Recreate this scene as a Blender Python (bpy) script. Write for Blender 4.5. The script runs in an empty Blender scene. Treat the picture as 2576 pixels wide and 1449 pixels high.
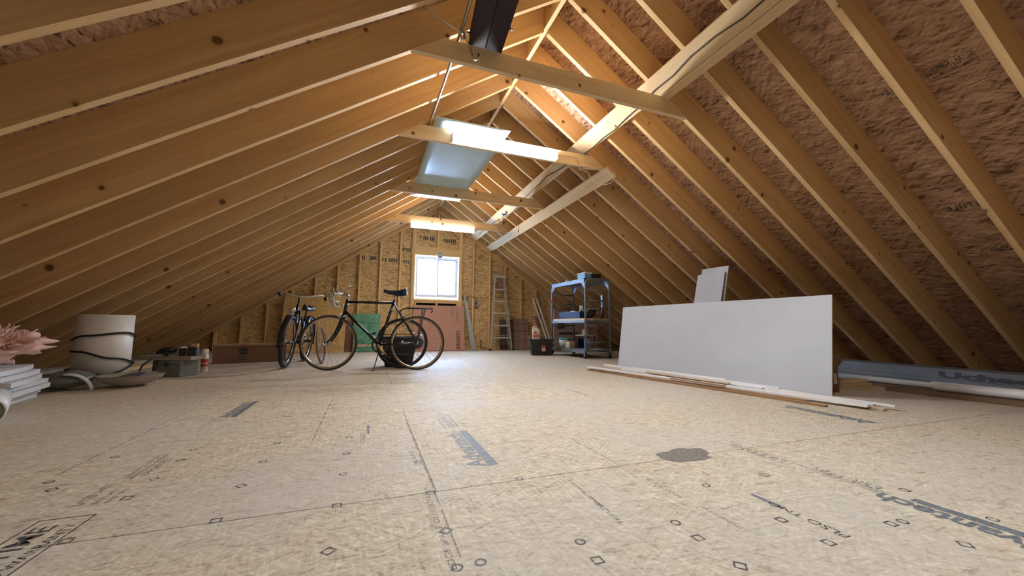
import bpy, math, random
from mathutils import Matrix, Vector, noise
random.seed(11)
PI = math.pi
scene = bpy.context.scene
COL = scene.collection
R = math.radians

# ------------------------------------------------------------------ camera, sky, exposure
CAM_Z = 0.53
FPX, YAW, PIT, ROLL = 967.77, 0.3561, 0.1012, 0.0083      # focal length in pixels of a 2576 wide frame
def cam_axes():
    cy, sy, cp, sp, cr, sr = math.cos(YAW), math.sin(YAW), math.cos(PIT), math.sin(PIT), math.cos(ROLL), math.sin(ROLL)
    f = Vector((sy*cp, cy*cp, sp)); r = Vector((cy, -sy, 0)); u = r.cross(f)
    return cr*r + sr*u, -sr*r + cr*u, f
cr_, cu_, cf_ = cam_axes()
cam_d = bpy.data.cameras.new('camera'); cam = bpy.data.objects.new('camera', cam_d); COL.objects.link(cam)
cam_d.sensor_width = 36; cam_d.sensor_fit = 'HORIZONTAL'; cam_d.lens = 36*FPX/2576
cam_d.clip_start = 0.02; cam_d.clip_end = 200
cam.matrix_world = Matrix(((cr_.x, cu_.x, -cf_.x, 0), (cr_.y, cu_.y, -cf_.y, 0), (cr_.z, cu_.z, -cf_.z, CAM_Z), (0, 0, 0, 1)))
scene.camera = cam
scene.view_settings.view_transform = 'Standard'; scene.view_settings.look = 'None'
scene.view_settings.exposure = 0.85; scene.view_settings.gamma = 1.0; scene.view_settings.use_curve_mapping = False
scene.cycles.use_denoising = True
scene.cycles.max_bounces = 6; scene.cycles.diffuse_bounces = 4; scene.cycles.glossy_bounces = 3; scene.cycles.transmission_bounces = 5
scene.cycles.use_adaptive_sampling = True; scene.cycles.adaptive_threshold = 0.06
scene.cycles.sample_clamp_indirect = 6

SKY_STRENGTH, SKY_COLOR = 620.0, (0.34, 0.58, 1.0)
TUBE_STRENGTH, TUBE_COLOR = 122.0, (0.97, 0.98, 1.0)
wld = bpy.data.worlds.new('overcast_sky'); scene.world = wld; wld.use_nodes = True
bg = wld.node_tree.nodes['Background']
bg.inputs[0].default_value = (*SKY_COLOR, 1); bg.inputs[1].default_value = SKY_STRENGTH

# ------------------------------------------------------------------ geometry helpers
class G:
    """collects faces of one mesh"""
    def __init__(s): s.v = []; s.f = []; s.sm = []
    def add(s, vs, fs, smooth=False, M=None):
        o = len(s.v)
        s.v += [tuple(M @ Vector(p)) for p in vs] if M is not None else [tuple(p) for p in vs]
        s.f += [tuple(i+o for i in f) for f in fs]; s.sm += [smooth]*len(fs); return s
    def box(s, x0, x1, y0, y1, z0, z1, M=None):
        vs = [(x0,y0,z0),(x1,y0,z0),(x1,y1,z0),(x0,y1,z0),(x0,y0,z1),(x1,y0,z1),(x1,y1,z1),(x0,y1,z1)]
        return s.add(vs, [(0,3,2,1),(4,5,6,7),(0,1,5,4),(1,2,6,5),(2,3,7,6),(3,0,4,7)], False, M)
    def bbox(s, x0, x1, y0, y1, z0, z1, b=0.004, M=None):
        """box with its vertical edges and top edges chamfered"""
        def ring(i, z): return [(x0+i+b,y0+i,z),(x1-i-b,y0+i,z),(x1-i,y0+i+b,z),(x1-i,y1-i-b,z),(x1-i-b,y1-i,z),(x0+i+b,y1-i,z),(x0+i,y1-i-b,z),(x0+i,y0+i+b,z)]
        vs = ring(b*.6, z0)+ring(0, z0+b)+ring(0, z1-b)+ring(b*.8, z1)
        fs = [tuple(range(7,-1,-1)), tuple(range(24,32))]
        for k in range(3):
            for i in range(8): fs.append((k*8+i, k*8+(i+1)%8, (k+1)*8+(i+1)%8, (k+1)*8+i))
        return s.add(vs, fs, False, M)
    def prism(s, poly, h0, h1, M=None, smooth=False):
        """polygon in local XY from z=h0 to z=h1"""
        n = len(poly)
        vs = [(p[0],p[1],h0) for p in poly]+[(p[0],p[1],h1) for p in poly]
        fs = [tuple(range(n-1,-1,-1)), tuple(range(n,2*n))]+[(i,(i+1)%n,n+(i+1)%n,n+i) for i in range(n)]
        return s.add(vs, fs, smooth, M)
    def tube(s, pts, r, n=8, closed=False, caps=True, M=None):
        P = [Vector(p) for p in pts]; m = len(P); rs = r if isinstance(r, (list, tuple)) else [r]*m
        vs = []; T0 = None; N = None
        for i in range(m):
            a = P[(i-1) % m] if (closed or i > 0) else P[i]; b = P[(i+1) % m] if (closed or i < m-1) else P[i]
            T = (b-a).normalized() if (b-a).length > 1e-9 else Vector((0,0,1))
            if N is None:
                N = T.orthogonal().normalized()
            else:
                N = (N - T*N.dot(T)); N = N.normalized() if N.length > 1e-6 else T.orthogonal().normalized()
            B = T.cross(N)
            for k in range(n):
                a_ = 2*PI*k/n; vs.append(P[i]+(N*math.cos(a_)+B*math.sin(a_))*rs[i])
        fs = []
        for i in range(m if closed else m-1):
            j = (i+1) % m
            for k in range(n): fs.append((i*n+k, i*n+(k+1)%n, j*n+(k+1)%n, j*n+k))
        s.add(vs, fs, True, M)
        if caps and not closed:
            o = len(s.v)-len(vs)
            s.f += [tuple(o+k for k in range(n-1,-1,-1)), tuple(o+(m-1)*n+k for k in range(n))]; s.sm += [False, False]
        return s
    def lathe(s, prof, n=24, M=None, smooth=True, caps=True):
        vs = []; fs = []
        for r, z in prof:
            for k in range(n):
                a = 2*PI*k/n; vs.append((r*math.cos(a), r*math.sin(a), z))
        for i in range(len(prof)-1):
            for k in range(n): fs.append((i*n+k, i*n+(k+1)%n, (i+1)*n+(k+1)%n, (i+1)*n+k))
        s.add(vs, fs, smooth, M)
        if not caps: return s
        o = len(s.v)-len(vs); e = (len(prof)-1)*n
        if prof[0][0] > 1e-6: s.f.append(tuple(o+k for k in range(n-1,-1,-1))); s.sm.append(False)
        if prof[-1][0] > 1e-6: s.f.append(tuple(o+e+k for k in range(n))); s.sm.append(False)
        return s
    def ring(s, rad, r, M=None, nu=40, nv=8, flat=1.0):
        """torus round local Z"""
        vs = []; fs = []
        for i in range(nu):
            a = 2*PI*i/nu
            for k in range(nv):
                b = 2*PI*k/nv; q = rad+r*math.cos(b); vs.append((q*math.cos(a), q*math.sin(a), r*flat*math.sin(b)))
        for i in range(nu):
            for k in range(nv): fs.append((i*nv+k, ((i+1)%nu)*nv+k, ((i+1)%nu)*nv+(k+1)%nv, i*nv+(k+1)%nv))
        return s.add(vs, fs, True, M)
    def ball(s, c, rx, ry=None, rz=None, n=12, M=None):
        ry = ry or rx; rz = rz or rx; m = max(4, n//2); vs = []; fs = []
        for i in range(m+1):
            t = PI*i/m
            for k in range(n):
                a = 2*PI*k/n; vs.append((c[0]+rx*math.sin(t)*math.cos(a), c[1]+ry*math.sin(t)*math.sin(a), c[2]-rz*math.cos(t)))
        for i in range(m):
            for k in range(n): fs.append((i*n+k, i*n+(k+1)%n, (i+1)*n+(k+1)%n, (i+1)*n+k))
        return s.add(vs, fs, True, M)
    def mesh(s, name):
        me = bpy.data.meshes.new(name); me.from_pydata(s.v, [], s.f)
        me.polygons.foreach_set('use_smooth', s.sm); me.validate(); me.update(); return me

def link(name, me, mat, parent=None, loc=None, M=None, rot=None):
    o = bpy.data.objects.new(name, me); COL.objects.link(o)
    if mat is not None and me is not None and not me.materials: me.materials.append(mat)
    if parent is not None: o.parent = parent
    if M is not None: o.matrix_basis = M
    if loc is not None: o.location = loc
    if rot is not None: o.rotation_euler = rot
    return o
def obj(name, g, mat, parent=None, loc=None, M=None, rot=None): return link(name, g.mesh(name), mat, parent, loc, M, rot)
def tag(o, label, cat, group=None, kind=None):
    o['label'] = label; o['category'] = cat
    if group: o['group'] = group
    if kind: o['kind'] = kind
    return o
def thing(name, label, cat, loc=(0,0,0), rz=0, group=None, rot=None):
    o = bpy.data.objects.new(name, None); COL.objects.link(o); o.empty_display_size = 0.1
    o.location = loc; o.rotation_euler = rot if rot else (0,0,rz)
    return tag(o, label, cat, group)
def struct(name, g, mat):
    o = obj(name, g, mat) if g else link(name, None, None)
    o['kind'] = 'structure'; return o
def frame(o, x, up=(0,0,1)):
    """matrix at o whose X axis runs along x"""
    X = Vector(x).normalized(); U = Vector(up); Y = U.cross(X)
    Y = Y.normalized() if Y.length > 1e-6 else X.orthogonal().normalized(); Z = X.cross(Y)
    return Matrix(((X.x,Y.x,Z.x,o[0]),(X.y,Y.y,Z.y,o[1]),(X.z,Y.z,Z.z,o[2]),(0,0,0,1)))
def board(name, a, b, w, t, mat, parent=None, up=(0,0,1), ch=0.0):
    """lumber from a to b, w across, t in the up direction, its length on local X"""
    a = Vector(a); b = Vector(b); L = (b-a).length
    g = G(); g.box(-L/2, L/2, -w/2, w/2, -t/2, t/2)
    return obj(name, g, mat, parent, M=frame((a+b)/2, b-a, up))
def arc(c, r, a0, a1, n, f): return [f(c[0]+r*math.cos(a0+(a1-a0)*i/n), c[1]+r*math.sin(a0+(a1-a0)*i/n)) for i in range(n+1)]
def clip(poly, a, b, c):
    """keep the part of a 2d polygon where a*x+b*y<=c"""
    out = []
    for i in range(len(poly)):
        p, q = poly[i], poly[(i+1) % len(poly)]
        dp, dq = a*p[0]+b*p[1]-c, a*q[0]+b*q[1]-c
        if dp <= 0: out.append(p)
        if dp*dq < 0:
            t = dp/(dp-dq); out.append((p[0]+t*(q[0]-p[0]), p[1]+t*(q[1]-p[1])))
    return out
def text_mesh(s, size, off=0.0, ext=0.0, align='LEFT'):
    cu = bpy.data.curves.new('print', 'FONT'); cu.body = s; cu.size = size; cu.offset = off; cu.extrude = ext; cu.align_x = align
    cu.resolution_u = 3
    o = bpy.data.objects.new('print', cu); me = bpy.data.meshes.new_from_object(o)
    bpy.data.objects.remove(o); bpy.data.curves.remove(cu); return me

# ------------------------------------------------------------------ materials
def new_mat(name):
    m = bpy.data.materials.new(name); m.use_nodes = True; nt = m.node_tree; b = nt.nodes['Principled BSDF']
    return m, nt, b
def N(nt, typ, **kw):
    n = nt.nodes.new(typ)
    for k, v in kw.items():
        if k == 'inp':
            for kk, vv in v.items(): n.inputs[kk].default_value = vv
        else: setattr(n, k, v)
    return n
def ramp(nt, fac, stops, interp='LINEAR'):
    r = nt.nodes.new('ShaderNodeValToRGB'); r.color_ramp.interpolation = interp; e = r.color_ramp.elements
    while len(e) > 1: e.remove(e[-1])
    e[0].position, e[0].color = stops[0][0], (*stops[0][1], 1)
    for p, c in stops[1:]:
        k = e.new(p); k.color = (*c, 1)
    nt.links.new(fac, r.inputs[0]); return r.outputs[0]
def mix(nt, fac, a, b, mode='MIX'):
    m = nt.nodes.new('ShaderNodeMix'); m.data_type = 'RGBA'; m.blend_type = mode
    for sock, v in ((m.inputs[0], fac), (m.inputs[6], a), (m.inputs[7], b)):
        if hasattr(v, 'links'): nt.links.new(v, sock)
        elif isinstance(v, (int, float)): sock.default_value = v
        else: sock.default_value = (*v, 1)
    return m.outputs[2]
def math_(nt, op, a, b=None):
    m = nt.nodes.new('ShaderNodeMath'); m.operation = op
    for i, v in enumerate((a, b)):
        if v is None: continue
        if hasattr(v, 'links'): nt.links.new(v, m.inputs[i])
        else: m.inputs[i].default_value = v
    return m.outputs[0]
def mapping(nt, vec, scale=(1,1,1), loc=None):
    m = nt.nodes.new('ShaderNodeMapping'); m.inputs['Scale'].default_value = scale
    nt.links.new(vec, m.inputs[0])
    if loc is not None: nt.links.new(loc, m.inputs['Location'])
    return m.outputs[0]
def noise_(nt, vec, scale, detail=3, rough=.5, dist=0):
    n = N(nt, 'ShaderNodeTexNoise', inp={'Scale': scale, 'Detail': detail, 'Roughness': rough, 'Distortion': dist}); nt.links.new(vec, n.inputs[0]); return n
def bump(nt, b, h, strength, dist=0.002):
    n = N(nt, 'ShaderNodeBump', inp={'Strength': strength, 'Distance': dist}); nt.links.new(h, n.inputs['Height']); nt.links.new(n.outputs[0], b.inputs['Normal'])
def plain(name, c, rough=.5, metal=0.0, var=0.06, scale=20, spec=None):
    m, nt, b = new_mat(name); tc = N(nt, 'ShaderNodeTexCoord')
    n = noise_(nt, tc.outputs['Object'], scale, 4)
    col = ramp(nt, n.outputs[0], [(0.3, tuple(x*(1-var) for x in c)), (0.7, tuple(min(1, x*(1+var)) for x in c))])
    nt.links.new(col, b.inputs['Base Color']); b.inputs['Roughness'].default_value = rough; b.inputs['Metallic'].default_value = metal
    if spec is not None: b.inputs['Specular IOR Level'].default_value = spec
    return m
def rnd_offset(nt):
    oi = N(nt, 'ShaderNodeObjectInfo'); cx = N(nt, 'ShaderNodeCombineXYZ')
    a = math_(nt, 'MULTIPLY', oi.outputs['Random'], 37.0)
    nt.links.new(a, cx.inputs[0]); nt.links.new(math_(nt, 'MULTIPLY', oi.outputs['Random'], 11.3), cx.inputs[1]); nt.links.new(math_(nt, 'MULTIPLY', oi.outputs['Random'], 23.7), cx.inputs[2])
    return cx.outputs[0], oi.outputs['Random']
def wood(name, c1, c2, knot=(0.15,0.070,0.028), knots=0.5, rough=.62, grain=26, var=0.10):
    m, nt, b = new_mat(name); tc = N(nt, 'ShaderNodeTexCoord'); off, rnd = rnd_offset(nt)
    v = mapping(nt, tc.outputs['Object'], (1,1,1), off)
    wav = noise_(nt, v, 2.2, 2)
    vw = N(nt, 'ShaderNodeVectorMath', operation='MULTIPLY_ADD'); nt.links.new(wav.outputs['Color'], vw.inputs[0]); vw.inputs[1].default_value = (0,.05,.05); nt.links.new(v, vw.inputs[2])
    g = noise_(nt, mapping(nt, vw.outputs[0], (.55, grain, grain)), 1.0, 5, .6)
    big = noise_(nt, mapping(nt, v, (.6, 4, 4)), 1.0, 2)
    t = math_(nt, 'ADD', math_(nt, 'MULTIPLY', g.outputs[0], .75), math_(nt, 'MULTIPLY', big.outputs[0], .25))
    col = ramp(nt, t, [(0.32, c2), (0.5, tuple((p+q)/2 for p, q in zip(c1, c2))), (0.66, c1)])
    # per board tone
    hs = N(nt, 'ShaderNodeHueSaturation'); nt.links.new(col, hs.inputs['Color'])
    nt.links.new(math_(nt, 'ADD', math_(nt, 'MULTIPLY', rnd, 2*var), 1-var), hs.inputs['Value'])
    # knots
    kv = mapping(nt, v, (1.0, .8, 1.0), None)
    vo = N(nt, 'ShaderNodeTexVoronoi', inp={'Scale': 6.0, 'Randomness': 1.0}); nt.links.new(kv, vo.inputs[0])
    wob = noise_(nt, v, 26, 2)
    d = math_(nt, 'ADD', vo.outputs['Distance'], math_(nt, 'MULTIPLY', math_(nt, 'SUBTRACT', wob.outputs[0], .5), .09))
    sep = N(nt, 'ShaderNodeSeparateColor'); nt.links.new(vo.outputs['Color'], sep.inputs[0])
    rad = math_(nt, 'MULTIPLY', math_(nt, 'MAXIMUM', math_(nt, 'SUBTRACT', sep.outputs[0], 1-knots), 0.0), .155/max(knots, .01))
    k = math_(nt, 'SUBTRACT', rad, d)
    mr = N(nt, 'ShaderNodeMapRange', inp={'From Min': -0.02, 'From Max': 0.03}); nt.links.new(k, mr.inputs[0])
    halo = N(nt, 'ShaderNodeMapRange', inp={'From Min': -0.10, 'From Max': 0.0, 'To Max': .35}); nt.links.new(k, halo.inputs[0])
    c3 = mix(nt, halo.outputs[0], hs.outputs[0], tuple(x*.72 for x in c2)); c4 = mix(nt, mr.outputs[0], c3, knot)
    nt.links.new(c4, b.inputs['Base Color']); b.inputs['Roughness'].default_value = rough; b.inputs['Specular IOR Level'].default_value = .3
    bump(nt, b, g.outputs[0], .25, .0015)
    return m
def osb(name, stops, rough=.6, chip=9.0, strand=(16, 150), stain=None, bstr=.3, bdist=.002, dark=.5, spec=.3, axis=None):
    """strand board: cells, each with strands in a direction of its own"""
    m, nt, b = new_mat(name); tc = N(nt, 'ShaderNodeTexCoord'); off, rnd = rnd_offset(nt)
    v = mapping(nt, tc.outputs['Object'], (1,1,1), off)
    wv = noise_(nt, v, chip, 2)
    vw = N(nt, 'ShaderNodeVectorMath', operation='MULTIPLY_ADD'); nt.links.new(wv.outputs['Color'], vw.inputs[0]); vw.inputs[1].default_value = (.06,.06,.0); nt.links.new(v, vw.inputs[2])
    base = PI/2 if axis == 'y' else 0.0; outs = []
    for k, ang in enumerate((.15, -.55, .75, 1.5 if axis is None else -.2)):
        vr = N(nt, 'ShaderNodeVectorRotate', rotation_type='Z_AXIS'); nt.links.new(vw.outputs[0], vr.inputs['Vector']); vr.inputs['Angle'].default_value = base+ang
        ad = N(nt, 'ShaderNodeVectorMath', operation='ADD'); nt.links.new(vr.outputs[0], ad.inputs[0]); ad.inputs[1].default_value = (k*3.1, k*7.7, k)
        outs.append(noise_(nt, mapping(nt, ad.outputs[0], (strand[0], strand[1], strand[0])), 1.0, 2, .6).outputs[0])
    hi = math_(nt, 'MAXIMUM', math_(nt, 'MAXIMUM', outs[0], outs[1]), math_(nt, 'MAXIMUM', outs[2], outs[3]))
    lo = math_(nt, 'MINIMUM', math_(nt, 'MINIMUM', outs[0], outs[1]), math_(nt, 'MINIMUM', outs[2], outs[3]))
    t = math_(nt, 'ADD', math_(nt, 'MULTIPLY', hi, .5), math_(nt, 'MULTIPLY', lo, .5))
    col = ramp(nt, t, stops)
    # dark resinous strands
    dk = noise_(nt, mapping(nt, v, (8, 50, 50) if axis != 'y' else (50, 8, 50)), 1.0, 3, .6, .8)
    mr = N(nt, 'ShaderNodeMapRange', inp={'From Min': .61, 'From Max': .70, 'To Max': dark}); nt.links.new(dk.outputs[0], mr.inputs[0])
    col = mix(nt, mr.outputs[0], col, tuple(x*.35 for x in stops[0][1]))
    if stain:
        st = noise_(nt, v, 1.1, 4, .55)
        ms = N(nt, 'ShaderNodeMapRange', inp={'From Min': .45, 'From Max': .68, 'To Max': .55}); nt.links.new(st.outputs[0], ms.inputs[0])
        col = mix(nt, ms.outputs[0], col, stain)
    nt.links.new(col, b.inputs['Base Color']); b.inputs['Roughness'].default_value = rough; b.inputs['Specular IOR Level'].default_value = spec
    bump(nt, b, math_(nt, 'SUBTRACT', t, mr.outputs[0]), bstr, bdist)
    return m
def ink(name, c, worn=.5):
    m, nt, b = new_mat(name); tc = N(nt, 'ShaderNodeTexCoord')
    n = noise_(nt, mapping(nt, tc.outputs['Object'], (30, 90, 30)), 1.0, 4, .7)
    mr = N(nt, 'ShaderNodeMapRange', inp={'From Min': worn-.12, 'From Max': worn+.12}); nt.links.new(n.outputs[0], mr.inputs[0])
    nt.links.new(math_(nt, 'SUBTRACT', 1.0, mr.outputs[0]), b.inputs['Alpha']); b.inputs['Base Color'].default_value = (*c, 1); b.inputs['Roughness'].default_value = .6
    return m
def emit(name, c, s):
    m, nt, b = new_mat(name); b.inputs['Base Color'].default_value = (.9,.9,.9,1)
    b.inputs['Emission Color'].default_value = (*c, 1); b.inputs['Emission Strength'].default_value = s; return m
def glass(name, c, rough=.05, trans=1.0, ior=1.45):
    m, nt, b = new_mat(name); b.inputs['Base Color'].default_value = (*c, 1); b.inputs['Roughness'].default_value = rough
    b.inputs['Transmission Weight'].default_value = trans; b.inputs['IOR'].default_value = ior; return m

M = {}
M['rafter'] = wood('pine_rafter', (.70,.475,.235), (.54,.33,.14), knots=.8)
M['rafter_r'] = M['rafter']
M['stud'] = wood('pine_stud', (.80,.56,.28), (.64,.41,.18), knots=.35)
M['collar'] = wood('spruce_collar', (.80,.62,.38), (.66,.48,.27), knots=.95)
M['pale'] = wood('pale_spruce', (.74,.55,.33), (.58,.41,.22), knots=.45)
M['osb_floor'] = osb('osb_floor', [(.39,(.32,.25,.165)),(.455,(.50,.43,.315)),(.53,(.59,.515,.39)),(.60,(.72,.66,.52))], rough=.66, chip=4, strand=(15,95), stain=(.53,.50,.46), bstr=.25, dark=.5, spec=.22)
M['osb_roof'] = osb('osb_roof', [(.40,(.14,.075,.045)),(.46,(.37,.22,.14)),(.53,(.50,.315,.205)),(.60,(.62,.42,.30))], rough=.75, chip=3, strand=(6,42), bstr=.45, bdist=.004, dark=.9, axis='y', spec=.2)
M['osb_wall'] = osb('osb_wall', [(.40,(.26,.15,.06)),(.46,(.50,.325,.145)),(.52,(.66,.45,.215)),(.60,(.78,.58,.32))], rough=.6, chip=3, strand=(6,38), bstr=.6, bdist=.003, dark=.7, axis='x')
M['osb_loose'] = osb('osb_loose', [(.34,(.36,.20,.07)),(.46,(.60,.38,.15)),(.57,(.70,.47,.20)),(.68,(.78,.58,.30))], rough=.6, chip=9, strand=(10,80), bstr=.4, dark=.5)
M['ink'] = ink('faded_ink', (.14,.15,.165), .52)
M['ink_dark'] = ink('stencil_ink', (.06,.063,.072), .58)
M['ink_solid'] = plain('solid_ink', (.03,.03,.035), .7)
M['stain'] = ink('floor_stain', (.20,.18,.155), .60)
M['ink_bar'] = ink('bar_ink', (.15,.175,.20), .60)
M['tube'] = emit('fluorescent_tube', TUBE_COLOR, TUBE_STRENGTH)
M['white_metal'] = plain('white_enamel', (.78,.79,.78), .4)
M['white_plastic'] = plain('white_plastic', (.86,.88,.90), .3, var=.03)
M['sheet_plastic'] = plain('blue_lit_sheet', (.62,.84,.97), .3, var=.05, scale=3)  # white sheet; the cool window light on it is tinted into this colour
M['vinyl'] = plain('white_vinyl_frame', (.80,.82,.84), .35, var=.02)
M['drywall'] = plain('drywall_paper', (.58,.61,.66), .85, var=.025, scale=4)
M['gypsum'] = plain('gypsum_core', (.66,.60,.48), .9)
M['chrome'] = plain('worn_chrome', (.66,.64,.60), .22, 1.0)
M['steel'] = plain('galvanised_steel', (.50,.52,.54), .42, .8)
M['scaffold'] = plain('grey_scaffold_steel', (.20,.235,.27), .5, .35)
M['dark_steel'] = plain('dark_steel', (.085,.088,.095), .45, .6)
M['conduit'] = plain('conduit_steel', (.50,.49,.47), .3, .9)
M['alu'] = plain('dull_aluminium', (.60,.60,.56), .5, .55, var=.15)
M['dark_vinyl'] = plain('dark_brown_vinyl', (.032,.020,.026), .65, var=.1, spec=.25)
M['black'] = plain('black_plastic', (.012,.013,.015), .45)
M['rubber'] = plain('black_rubber', (.016,.016,.017), .75)
M['gumwall'] = plain('tan_gumwall', (.22,.14,.085), .75)
M['frame_paint'] = plain('dark_navy_enamel', (.008,.012,.022), .25)
M['cruiser_paint'] = plain('black_enamel', (.008,.010,.014), .22)
M['saddle'] = plain('dark_blue_vinyl', (.010,.022,.055), .45)
M['brown_leather'] = plain('black_saddle', (.022,.020,.022), .35)
M['yellow'] = plain('yellow_paint', (.62,.40,.03), .5)
M['cardboard'] = plain('cardboard', (.34,.215,.13), .85, var=.08)
M['cardboard_d'] = plain('brown_cardboard', (.20,.105,.06), .85)
M['cardboard_p'] = plain('pinkish_cardboard', (.30,.19,.165), .85)
M['foam_pink'] = plain('pink_brown_foam', (.46,.235,.17), .8, var=.04, scale=5)
M['green_wrap'] = plain('green_film', (.12,.36,.23), .22, var=.3, scale=14)
M['grey_trim'] = plain('grey_vinyl_trim', (.40,.43,.44), .4)
M['paper_brown'] = plain('brown_paper', (.27,.17,.115), .8, var=.25, scale=30)
M['shingle'] = plain('dark_shingle', (.11,.075,.06), .9, var=.3, scale=60)
M['jug'] = plain('white_jug', (.74,.72,.64), .4)
M['red'] = plain('red_label', (.50,.035,.04), .5)
M['label'] = plain('paper_label', (.60,.50,.42), .7, var=.2, scale=60)
M['blue_bin'] = plain('blue_bin', (.14,.34,.56), .4)
M['navy'] = plain('navy_plastic', (.02,.035,.075), .45)
M['green_lid'] = plain('green_lid', (.05,.36,.27), .45)
M['clear'] = plain('frosted_tub', (.52,.58,.55), .35)
M['cream'] = plain('cream_card', (.58,.48,.30), .7)
M['grey_box'] = plain('grey_case', (.20,.215,.20), .5)
M['grey_case_d'] = plain('dark_grey_case', (.05,.06,.075), .5)
M['weathered'] = wood('weathered_board', (.36,.32,.26), (.24,.20,.155), knots=.4)
M['foam'] = plain('white_foam', (.70,.73,.78), .7, var=.03)
M['pink_fluff'] = plain('pink_fibreglass', (.90,.62,.58), .95, var=.10, scale=34)
M['poly'] = plain('white_sheet_roll', (.88,.87,.84), .42, var=.02)
M['strap'] = plain('black_strap', (.012,.012,.013), .6)
M['green_roll'] = plain('sage_vinyl', (.19,.23,.12), .5)
M['pvc'] = plain('white_pvc', (.88,.90,.93), .5, var=.03)
M['pvc_g'] = plain('grey_pvc', (.55,.58,.57), .55, var=.05)
M['blue_box'] = plain('blue_grey_carton', (.125,.13,.14), .7, var=.1, scale=8)
M['strip_white'] = wood('primed_strip', (.90,.90,.91), (.84,.84,.85), knots=.0)
M['strip_raw'] = wood('raw_strip', (.74,.58,.42), (.62,.46,.31), knots=.05)
M['strip_brown'] = wood('stained_strip', (.42,.25,.12), (.30,.165,.075), knots=.2)
M['dark_board'] = wood('dark_board', (.22,.15,.095), (.14,.09,.055), knots=.3, rough=.95)
M['rib_glass'] = glass('smoky_shade_glass', (.30,.33,.30), .28, .55)
M['amber_glass'] = glass('amber_bowl_glass', (.74,.66,.56), .25, .65)
M['pane'] = glass('window_pane', (1,1,1), .0, 1.0, 1.01)
M['clear_glass'] = glass('clear_ring', (.92,.96,.98), .06, .9, 1.3)
M['cable'] = plain('white_cable', (.55,.50,.40), .6)
M['wire'] = plain('dark_wire', (.055,.048,.04), .6)
M['cavity'] = plain('tar_paper', (.03,.03,.035), .9)

# ------------------------------------------------------------------ building dimensions
XR, ZR = 1.3966, 3.1945           # where the rafter undersides meet
SL, SR = 0.6705, 0.6819           # roof slopes, left and right
VD = 0.283                        # rafter depth, measured vertically
Y0, DY = 1.6954, 0.41             # first rafter of the frame, spacing
def under(x): return ZR-(SL*(XR-x) if x < XR else SR*(x-XR))
YG = 8.66                         # inner face of the gable studs
YB = -5.0
XL, XRT = XR-ZR/SL, XR+ZR/SR

# ------------------------------------------------------------------ floor
fl = struct('floor', G().box(XL-.5, XRT+.5, YB-.1, YG+.16, -.06, -.0195), M['osb_floor'])
row = 0; y = 1.305-1.225*6
while y < YG+.13:
    y1 = min(y+1.222, YG+.15); ya = max(y, YB)
    x = 0.23-2.4415*2 + (0 if row % 2 == 0 else -1.22)
    while x < XRT+.4:
        xa, xb = max(x, XL-.45), min(x+2.440, XRT+.45)
        if xb-xa > .02 and y1-ya > .02:
            w, h = xb-xa, y1-ya; e = .0011
            g = G(); dz = 0.0
            vs = [(-w/2,-h/2,-.019),(w/2,-h/2,-.019),(w/2,h/2,-.019),(-w/2,h/2,-.019),(-w/2,-h/2,-e),(w/2,-h/2,-e),(w/2,h/2,-e),(-w/2,h/2,-e),
                  (-w/2+e,-h/2+e,0),(w/2-e,-h/2+e,0),(w/2-e,h/2-e,0),(-w/2+e,h/2-e,0)]
            g.add(vs, [(0,3,2,1),(0,1,5,4),(1,2,6,5),(2,3,7,6),(3,0,4,7),(4,5,9,8),(5,6,10,9),(6,7,11,10),(7,4,8,11),(8,9,10,11)])
            obj('floor_panel', g, M['osb_floor'], fl, loc=((xa+xb)/2, (ya+y1)/2, 0))
        x += 2.4415
    y += 1.225; row += 1

# printed marks on the floor panels: flat ink, reading away from the camera
PZ = 0.0007
def stamp(s, x, y, size, sx=1.0, mat='ink', off=0.0, ang=90):
    me = text_mesh(s, size, off); o = link('printed_text', me, M[mat], fl, loc=(x, y, PZ), rot=(0, 0, R(ang))); o.scale = (sx, 1, 1); return o
def marks(rects, mat='ink', name='printed_mark'):
    g = G()
    for x0, x1, y0, y1 in rects: g.add([(x0,y0,PZ),(x1,y0,PZ),(x1,y1,PZ),(x0,y1,PZ)], [(0,1,2,3)])
    return obj(name, g, M[mat], fl)
marks([(.458,.498,1.472,1.985)], 'ink_bar'); stamp('Advantech', .452, 1.475, .098, 1.16, 'ink_bar', .0022)
stamp('TONGUE AND GROOVE', .462, 2.06, .018, 1.0); marks([(.470,.476,2.06,2.30),(.40,.405,2.06,2.28)]); stamp('SUBFLOORING', .448, 2.06, .04, 1.0); stamp('3/4 CAT', .52, 2.06, .03, 1)
marks([(-.722,-.690,2.70,3.205)], 'ink_bar'); stamp('Advantech', -.726, 2.70, .088, 1.25, 'ink_bar', .002)
stamp('Advantech', 2.738, 1.40, .088, 1.3, 'ink_bar', .002); marks([(2.742,2.772,1.40,1.915)], 'ink_bar')
stamp('Advantech', 1.600, .395, .100, .98, 'ink_bar', .003); marks([(1.612,1.648,.40,.750)], 'ink_bar')
stamp('LIFETIME', -.742, 1.105, .068, 1.22, 'ink_dark', .0004); stamp('LIMITED WARRANTY', -.700, 1.06, .031, 1.22, 'ink_dark', .0)
marks([(-.806,-.802,.95,1.468),(-.690,-.686,.95,1.468),(-.806,-.686,1.464,1.468)], 'ink_dark')
for a, b_ in ((-.786,.034),(-.752,.02),(-.722,.02)): stamp('RATED SHEATHING'[:11], a+.024, 1.545, b_, .8 if b_ > .03 else 1.0)
stamp('SIZED FOR SPACING', -.752, 1.765, .026, 1.1); marks([(-.744,-.740,1.745,2.02)], 'ink_dark'); stamp('EXPOSURE 1', -.704, 1.77, .032, 1.15)
stamp('EDGE SPACE ON STRENGTH', .208, .885, .024, 1.5, 'ink', .0); stamp('THIS SIDE UP', .205, 1.56, .024, 1.3)
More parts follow.
